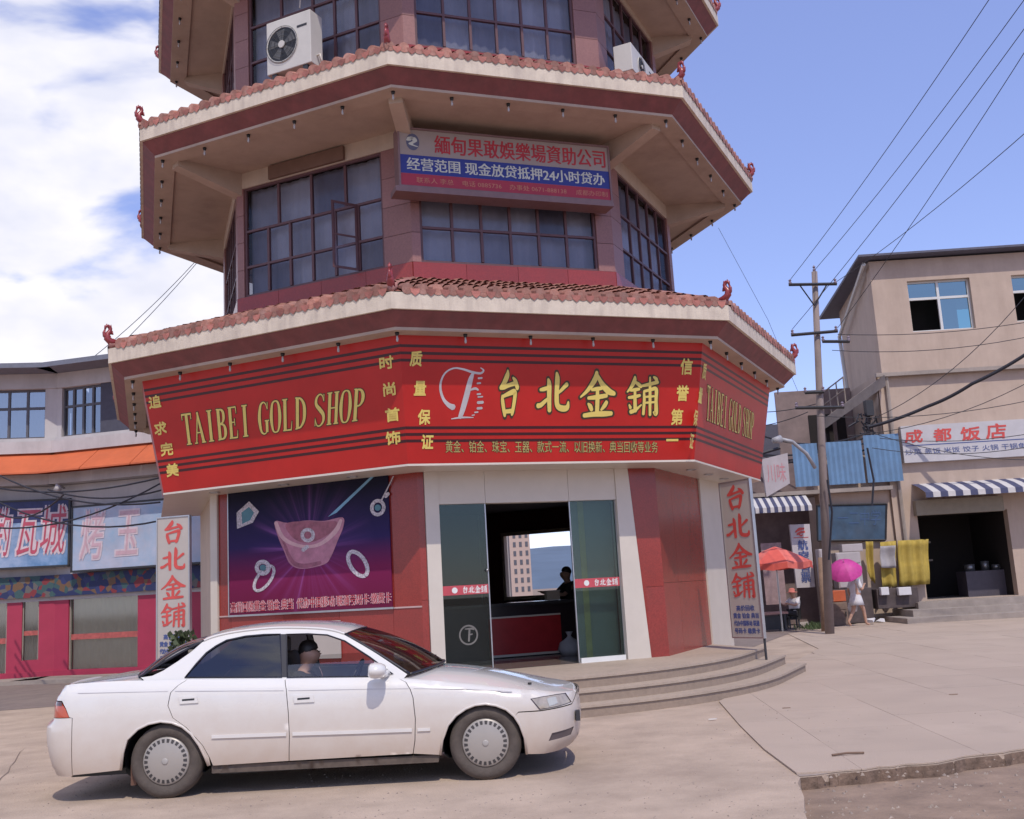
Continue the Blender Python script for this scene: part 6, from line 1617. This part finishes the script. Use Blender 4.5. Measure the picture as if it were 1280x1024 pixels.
for i,(x,y,s_) in enumerate(((1092,781,.22),(1100,779,.15),(1006,785,.2))):
    p=at(x,y); mb=MB(); bmv=[Vector((random.uniform(-1,1),random.uniform(-1,1),random.uniform(0,1)))*s_ for _ in range(12)]
    b_=bmesh.new(); [b_.verts.new(v) for v in bmv]; bmesh.ops.convex_hull(b_,input=b_.verts); me=bpy.data.meshes.new('r'); b_.to_mesh(me); b_.free(); me.materials.append([m_wcl,m_wcl,m_conc][i])
    o=bpy.data.objects.new('rubbish_heap' if i<2 else 'rubble_stone',me); COL.objects.link(o); o.location=p; tag(o,['crumpled white rubbish at the foot of the shorter pole','smaller crumpled white rubbish right of the first','grey rubble stone by the kerb under the umbrella'][i],['rubbish','rubbish','stone'][i])
# scruffy grass tufts at the kerb
mb=MB()
for i in range(500):
    p=at(random.gauss(1018,9),random.gauss(785,1.3)); h_=random.uniform(.05,.2); a=random.uniform(0,6.28); d=Vector((math.cos(a),math.sin(a),0))*.02; t=Vector((random.uniform(-.06,.06),random.uniform(-.06,.06),h_)); mb.add([p-d,p+d,p+t],[(0,1,2)])
mb.build('grass',mat('dusty grass',(.07,.10,.04),.9,.3),None,kind='stuff',fix=False)
# far kerb by the street
kp=[at(x,y) for x,y in ((945,791),(1000,791),(1070,787),(1118,779),(1200,768),(1300,752))]
mb=MB()
for a,b in zip(kp,kp[1:]): mb.hexa([a+Vector((0,.0,-.1)),b+Vector((0,0,-.1)),b+Vector((0,.35,-.1)),a+Vector((0,.35,-.1)),a+Vector((0,0,.12)),b+Vector((0,0,.12)),b+Vector((0,.35,.12)),a+Vector((0,.35,.12))])
# ---------------------------------------------- left building
lb0=at(67,849); LP=Plane(lb0,.10); rzL=.10
P=LP.px
lbld=empty('corner_building',lb0,rzL,label='two storey corner building with orange band and crimson ground floor on the left',cat='building')
m_crim=mat('crimson wall',(.38,.03,.075),.6,.08,2,grime=.2); m_lw=mat('grey white render',(.50,.47,.48),.8,.06,3,grime=.3,streak=2); m_or=mat('orange band',(.56,.13,.05),.6,.1,2)
rzR=-.32
m_frz=mat('painted frieze',(.03,.04,.10),.7,.3,2.5); t=m_frz.node_tree; b=t.nodes['Principled BSDF']
c=N(t,'ShaderNodeTexCoord'); n_=N(t,'ShaderNodeTexVoronoi'); n_.inputs['Scale'].default_value=6.5; t.links.new(c.outputs['Object'],n_.inputs['Vector']); sp2=N(t,'ShaderNodeSeparateXYZ'); t.links.new(n_.outputs['Color'],sp2.inputs[0])
r_=N(t,'ShaderNodeValToRGB'); r_.color_ramp.interpolation='CONSTANT'; e=r_.color_ramp.elements; e[0].color=(.02,.03,.10,1); e[1].position=.55; e[1].color=(.15,.085,.05,1)
for p_,c_ in ((.35,(.04,.09,.10,1)),(.68,(.20,.03,.04,1)),(.8,(.03,.04,.13,1)),(.92,(.12,.11,.11,1))): k=e.new(p_); k.color=c_
t.links.new(sp2.outputs[0],r_.inputs[0]); t.links.new(r_.outputs[0],b.inputs['Base Color'])
rgt=Matrix.Rotation(rzR-rzL,4,'Z')
LPR=Plane(lb0,rzR)
def LB(side,name,u0,u1,o0,o1,z0,z1,m,par=None):
    if side=='l': f=lambda u,o,z:Vector((u,-o,z))
    else: f=lambda u,o,z: rgt@Vector((u,-o,z))
    return MB().box(u0,u1,o0,o1,z0,z1,f).build(name,m,par or lbld)
def zof(x,y,o=0,s='l'): return (LP if s=='l' else LPR).px(x,y,o)[1]
zr=zof(60,468); zwT=zof(40,487); zwB=zof(40,549); zo1=zof(30,574); zo0=zof(30,596); zs1=zof(30,608); zbT=zof(30,722); zbB=zof(30,748)
LW=9
def orange(s):
    f=(lambda u,o,z:Vector((u,-o,z))) if s=='l' else (lambda u,o,z: rgt@Vector((u,-o,z)))
    a,b=(-LW,0) if s=='l' else (0,LW)
    for i in range(6):
        u0_,u1_=a+(b-a)*i/6+.01,a+(b-a)*(i+1)/6-.01
        MB().add([f(u0_,1.05,zo0-.02),f(u1_,1.05,zo0-.02),f(u1_,.2,zo1+.12),f(u0_,.2,zo1+.12),f(u0_,1.05,zo0-.06),f(u1_,1.05,zo0-.06),f(u1_,.2,zo1+.06),f(u0_,.2,zo1+.06)],[(0,1,2,3),(7,6,5,4),(4,5,1,0),(5,6,2,1),(7,4,0,3)]).build('canopy_panel',m_or,lbld)
for s in 'lr':
    sg=-1 if s=='l' else 1
    U=lambda a,b:(sorted((sg*a,sg*b)))
    def bb(name,a,b,o0,o1,z0,z1,m,par=None): 
        u=U(a,b); return LB(s,name,u[0],u[1],o0,o1,z0,z1,m,par)
    bb('roof',-.3 if 0 else 0,LW,-6,.9,zr,zr+.13,mat('roof slab grey',(.16,.17,.22),.7),None)
    bb('eave_wall',0,LW,-.3,.1,zwT,zr-.002,m_lw)
    bb('sill_wall',0,LW,-.3,.15,zo1+.02,zwB,m_lw)
    bb('white_band',0,LW,-.3,.35,zo1+.1,zo1+.42,m_lw); bb('orange_core',0,LW,-.3,.14,zo0,zo1+.09,m_or); orange(s); bb('white_band',0,LW,-.3,.42,zs1-.02,zo0-.004,m_lw)
    bb('wall',0,LW,-.3,0,zbB-.1,zs1-.03,m_lw)
    bb('painted_band',0,LW,.0,.12,zbB,zbT+.02,m_frz)
    bb('plinth',0,LW,-.3,.05,-.14,.22,m_crim)
# windows upper
m_lwin=glass('left window glass',(.42,.45,.50),.72,.05); m_lfr=mat('window bars grey',(.10,.10,.12),.6); m_cur2=mat('white curtain',(.42,.42,.46),.9,.1,3)
def lwin(s,a,b,nc):
    r=empty('window',(0,0,0)); r.parent=lbld; f=(lambda u,o,z:Vector((u,-o,z))) if s=='l' else (lambda u,o,z: rgt@Vector((u,-o,z)))
    for i in range(nc+1):
        u=a+(b-a)*i/nc; MB().box(u-.03,u+.03,-.12,-.04,zwB,zwT,f).build('frame_bar',m_lfr,r)
    for z in (zwB+.03,zwB+(zwT-zwB)*.62,zwT-.03): MB().box(a+.03,b-.03,-.115,-.045,z-.03,z+.03,f).build('frame_bar',m_lfr,r)
    for i in range(nc):
        for (c,d) in ((.04,.60),(.65,.97)):
            u0_,u1_=a+(b-a)*i/nc+.03,a+(b-a)*(i+1)/nc-.03; za,zb=zwB+(zwT-zwB)*c,zwB+(zwT-zwB)*d
            MB().quad(f(u0_,-.08,za),f(u1_,-.08,za),f(u1_,-.08,zb),f(u0_,-.08,zb)).build('pane',m_lwin,r,fix=False)
    n=24; 
    for (ca_,cb_) in ((.0,.3),(.45,1.0)):
        rows=[[f(a+(b-a)*(ca_+(cb_-ca_)*j/n),-.35+.04*math.sin(j*1.6),z) for j in range(n+1)] for z in (zwB,zwT)]
        MB().grid(rows).build('curtain',m_cur2,r,smooth=True,fix=False)
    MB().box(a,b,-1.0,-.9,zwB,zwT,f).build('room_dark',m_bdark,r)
ua=LP.px(-60,520)[0]; ub=LP.px(57,520)[0]; lwin('l',ua,ub,5)
uc_=LPR.px(69,520)[0]; ud=LPR.px(127,520)[0]; lwin('r',max(.15,uc_),ud,4)
lpx=LP.px; 
LB('l','pier',ub,0,-.3,.05,zwB,zwT-.002,m_lw); LB('r','pier',0,max(.15,uc_),-.3,.05,zwB,zwT-.002,m_lw); LB('r','wall',ud,LW,-.3,.05,zwB,zwT-.002,mat('dark wall',(.07,.07,.10),.8)); LB('l','wall',-LW,ua,-.3,.05,zwB,zwT-.002,m_lw)
# ground floor: crimson piers, doors and glazing with curtains
m_beige=mat('pleated beige curtain',(.52,.48,.39),.9,.08,2)
def glazing(s,a,b,z0,z1,name='glazed_door'):
    r=empty(name,(0,0,0)); r.parent=lbld; f=(lambda u,o,z:Vector((u,-o,z))) if s=='l' else (lambda u,o,z: rgt@Vector((u,-o,z)))
    n=40; MB().grid([[f(a+(b-a)*j/n,-.22+.03*math.sin(j*1.9),z) for j in range(n+1)] for z in (z0,z1)]).build('curtain',m_beige,r,smooth=True,fix=False)
    nb_=max(1,round((b-a)/2.2))
    for i in range(nb_+1):
        u=a+(b-a)*i/nb_; MB().box(u-.03,u+.03,-.14,-.05,z0,z1,f).build('frame_bar',mat('bar beige',(.30,.27,.23),.6),r)
    for i in range(nb_): MB().quad(f(a+(b-a)*i/nb_+.03,-.1,z0),f(a+(b-a)*(i+1)/nb_-.03,-.1,z0),f(a+(b-a)*(i+1)/nb_-.03,-.1,z1),f(a+(b-a)*i/nb_+.03,-.1,z1)).build('pane',glass_l,r,fix=False)
    MB().box(a+.03,b-.03,-.095,-.085,z0+(z1-z0)*.42,z0+(z1-z0)*.50,f).build('red_strip',mat('strip dull red',(.42,.10,.09),.6,.3,14),r)
glass_l=glass('ground floor glass',(.80,.82,.78),.9,.05)
z0g,z1g=.22,zbB-.1
g1a,g1b=LPR.px(85,800)[0],LPR.px(172,800)[0]; g2a,g2b=LP.px(27,800)[0],LP.px(48,800)[0]; g3a,g3b=LP.px(-40,800)[0],LP.px(8,800)[0]
glazing('r',max(.05,g1a),g1b,z0g,z1g); glazing('l',g2a,g2b,z0g+.3,z1g,'glazed_window'); glazing('l',g3a,g3b,z0g,z1g)
LB('r','pier',g1b,LW,-.3,0,z0g,z1g,m_crim); LB('l','pier',g2b,0,-.3,0,z0g,z1g,m_crim); LB('l','pier',g3b,g2a,-.3,0,z0g,z1g,m_crim); LB('l','sill',g2a,g2b,-.3,0,z0g,z0g+.3,m_crim); LB('r','pier',0,max(.05,g1a),-.3,.0,z0g,z1g,m_crim)
LB('l','pier',-LW,g3a,-.3,0,z0g,z1g,m_crim)
LB('l','kerb',-LW-4,0,.3,1.6,-.12,.10,m_conc); LB('r','kerb',0,LW,.3,1.6,-.12,.10,m_conc)
# billboards
m_sky=mat('billboard sky print',(.10,.22,.42),.5,.5,1.1,grime=.85,gcol=(.50,.50,.58),gscale=.55); m_sky2=mat('billboard pale print',(.42,.44,.55),.5,.2,.9,grime=.8,gcol=(.16,.38,.60),gscale=.7); m_navy=mat('billboard navy',(.02,.03,.12),.5,.3)
def bboard(s,a,b,z0,z1,m,label,txt,tm):
    pl=LP if s=='l' else LPR; r=empty('billboard',lb0,rzL if s=='l' else rzR,label=label,cat='billboard')
    B3('panel',a,b,.25,.33,z0,z1,m,r); 
    if s=='l': B3('top_band',a,b,.331,.335,z1-.55,z1,m_navy,r)
    mb=MB(); n=len(txt)
    for i,(ch,x0,x1) in enumerate(txt):
        ua_=pl.px(x0,670,.33)[0]; ub_=pl.px(x1,670,.33)[0]; zc_=(z0+z1)/2; bold_text(mb,ch,lambda u,v,d:T3(u,.336+d,v),ua_,ub_,zc_-.55,zc_+.65,.004,.045,.08,'国')
    mb.build('letter_outline',mat('letter pale',(.60,.50,.55),.5),r,fix=False)
    mb=MB()
    for i,(ch,x0,x1) in enumerate(txt):
        ua_=pl.px(x0,670,.33)[0]; ub_=pl.px(x1,670,.33)[0]; zc_=(z0+z1)/2; put_text(mb,ch,lambda u,v,d:T3(u,.342+d,v),ua_,ub_,zc_-.55,zc_+.65,.004,.0,.08,'国')
    mb.build('red_characters',tm,r,fix=False)
    fb=MB()
    for x in (a,b-.05): fb.box(x,x+.05,.2,.35,z0-.05,z1+.05,T3)
    fb.box(a,b,.2,.35,z0-.05,z0,T3); fb.box(a,b,.2,.35,z1,z1+.05,T3); fb.build('rim',m_dark,r)
zA,zB_=zof(40,708,.33),zof(40,627,.33)
bboard('l',-6.5,LP.px(87.5,670,.33)[0],zA,zB_,m_sky,'blue cloud billboard with pink characters above the crimson front',(('钓',-4,12),('瓦',22,48),('城',53,80)),mat('letter rose',(.45,.07,.12),.5))
zA2=zof(140,710,.33,'r'); zB2=zof(140,631,.33,'r')
bboard('r',LPR.px(89,670,.33)[0],LW-3,zA2,zB2,m_sky2,'pale washed out billboard right of the blue cloud one',(('烤',104,128),('玉',148,172)),mat('letter faint',(.55,.36,.42),.5))
lpb=at(16,852); MB().tube([(0,0,-.1),(.0,0,2.9)],[.09,.08],10).build('street_post',m_pole,None,smooth=True,label='slim grey post standing before the crimson wall at far left',cat='post').location=lpb
MB().tube([(0,0,0),(.0,-.5,.05),(.12,-.75,-.12)],[.03,.03,.10],8).build('spotlight',m_lw,None,smooth=True,label='small white spotlight on an arm over the blue billboard',cat='spotlight').location=onray(80,610,lb0.length-.3)
for k_,(a,b,s_) in enumerate((((-5,592),(200,628),.3),((-5,640),(80,618),.3),((-5,626),(205,650),.35),((60,612),(205,612),.2),((-5,660),(205,602),.3),((-5,610),(205,596),.2))): wire([a,b],[25,22],.02,'# dark cable sagging across the billboards of the left building',s_,'cables before the left building')
# potted bush beside the left sign
bp_=onray(228,822,16.2); bush=empty('potted_bush',(bp_.x,bp_.y,.0),0,label='small dark green bush at the foot of the left vertical sign',cat='bush')
mb=MB(); 
for i in range(260):
    a=random.uniform(0,6.28); rr_=random.uniform(0,.24); z_=random.uniform(.75,1.30); p=Vector((rr_*math.cos(a)*(1.4-z_*.5),rr_*math.sin(a),z_)); n=Vector((random.uniform(-1,1),random.uniform(-1,1),random.uniform(-.3,1))).normalized(); e=n.cross(Vector((.3,.2,1))).normalized()*.045; g_=n*.02+Vector((0,0,.03))
    mb.add([p-e,p-g_,p+e,p+g_],[(0,1,2,3)])
mb.build('foliage',mat('bush green',(.045,.065,.025),.7,.4,8),bush,fix=False)
MB().tube([(0,0,.0),(0.02,0,.8),(0,0,1.1)],[.03,.02,.01],6).build('stem',m_conc,bush); MB().lathe([(.0,0),(.16,0),(.2,.3),(.17,.3),(.16,.25),(0,.25)],(0,0,0),(0,0,1),14).build('pot',m_ridge,bush,smooth=True)
# ---------------------------------------------- far view seen through the shop: hill and tower block
hb_=MB(); rows=[]
nH=120
for j in range(14):
    v=j/13; row=[]
    for i in range(nH+1):
        a=-.9+2.2*i/nH; D=900+700*v; h_=(40+16*math.sin(a*3+1)+9*math.sin(a*9)+4*math.sin(a*23+2))*math.sin(v*PI/2)**.8; row.append((D*math.sin(a),D*math.cos(a),-1+h_+random.uniform(-1,1)))
    rows.append(row)
hb_.grid(rows); hb_.build('hills',mat('far blue hills',(.10,.14,.20),1,.2,.01),None,smooth=True,fix=False,kind='structure')
fp=onray(650,745,190); fb_=empty('tower_block',(fp.x,fp.y,-1),-.05,label='distant beige tower block seen through the shop and its back window',cat='building')
m_tb=mat('tower block beige',(.48,.36,.31),.8,.05)
MB().box(-1.4,2.3,0,8,-2,17.0).build('wall',m_tb,fb_); MB().box(-5.5,-1.41,1,8,-2,15.2).build('wall',mat('tower block grey',(.35,.33,.33),.8),fb_); MB().box(.2,1.9,2,5,17.0,18.8).build('roof_room',m_lw,fb_)
for i in range(9):
    for j in range(3):
        MB().box(-.75+j*1.1,-.25+j*1.1,-.06,-.01,2.0+i*1.6,2.9+i*1.6).build('window',mat('tower window',(.10,.10,.12),.4),fb_)
# shop assistant silhouetted at the counter
lp_=TC+Matrix.Rotation(TH,3,'Z')@fm(0)(fpx(0,1.15,704,740)[0],1.15,0); 
shp_=person('shop assistant in dark clothes sitting behind the counter by the back window',(lp_.x,lp_.y,.95),TH-PI/2,sit,m_blk,m_blk,scale=1.0)
stl=empty('bar_stool',(lp_.x,lp_.y,ZP),0,label='dark stool behind the shop counter',cat='stool')
MB().lathe([(.0,.66),(.17,.66),(.18,.70),(0,.71)],(0,0,0),(0,0,1),14).build('seat',m_dark,stl); MB().cyl((0,0,0),(0,0,.66),.03).build('column',m_steel,stl); MB().lathe([(0,0),(.2,0.005),(.19,.02),(0,.03)],(0,0,0),(0,0,1),14).build('base',m_steel,stl)
wbp=TC+Matrix.Rotation(TH,3,'Z')@fm(0)(fpx(0,2.9,712,800)[0],2.9,0)
mb=MB(); mb.lathe([(0,0),(.16,.0),(.20,.1),(.16,.22),(.05,.30),(.03,.33),(.07,.40)],(0,0,0),(0,0,1),9)
for v in mb.v: v.x*=1+.12*math.sin(9*v.z+5*v.y); v.y*=.7
o=mb.build('plastic_bag',mat('dim bag',(.33,.33,.36),.6,.1),None,smooth=True,label='white plastic bag on the shop floor just inside the door',cat='bag'); o.location=(wbp.x,wbp.y,ZP+.005)

q_=TC+Matrix.Rotation(TH,3,'Z')@fm(0)(fpx(0,2.0,690,742)[0],2.0,0)
cbx=empty('card_box',(q_.x,q_.y,1.403),TH,label='small cream card box standing on the shop counter by the assistant',cat='box')
MB().box(-.13,.13,-.06,.06,0,.15).build('box_body',m_cream,cbx); MB().box(-.14,.14,-.07,.07,.151,.175).build('lid',m_signw,cbx)
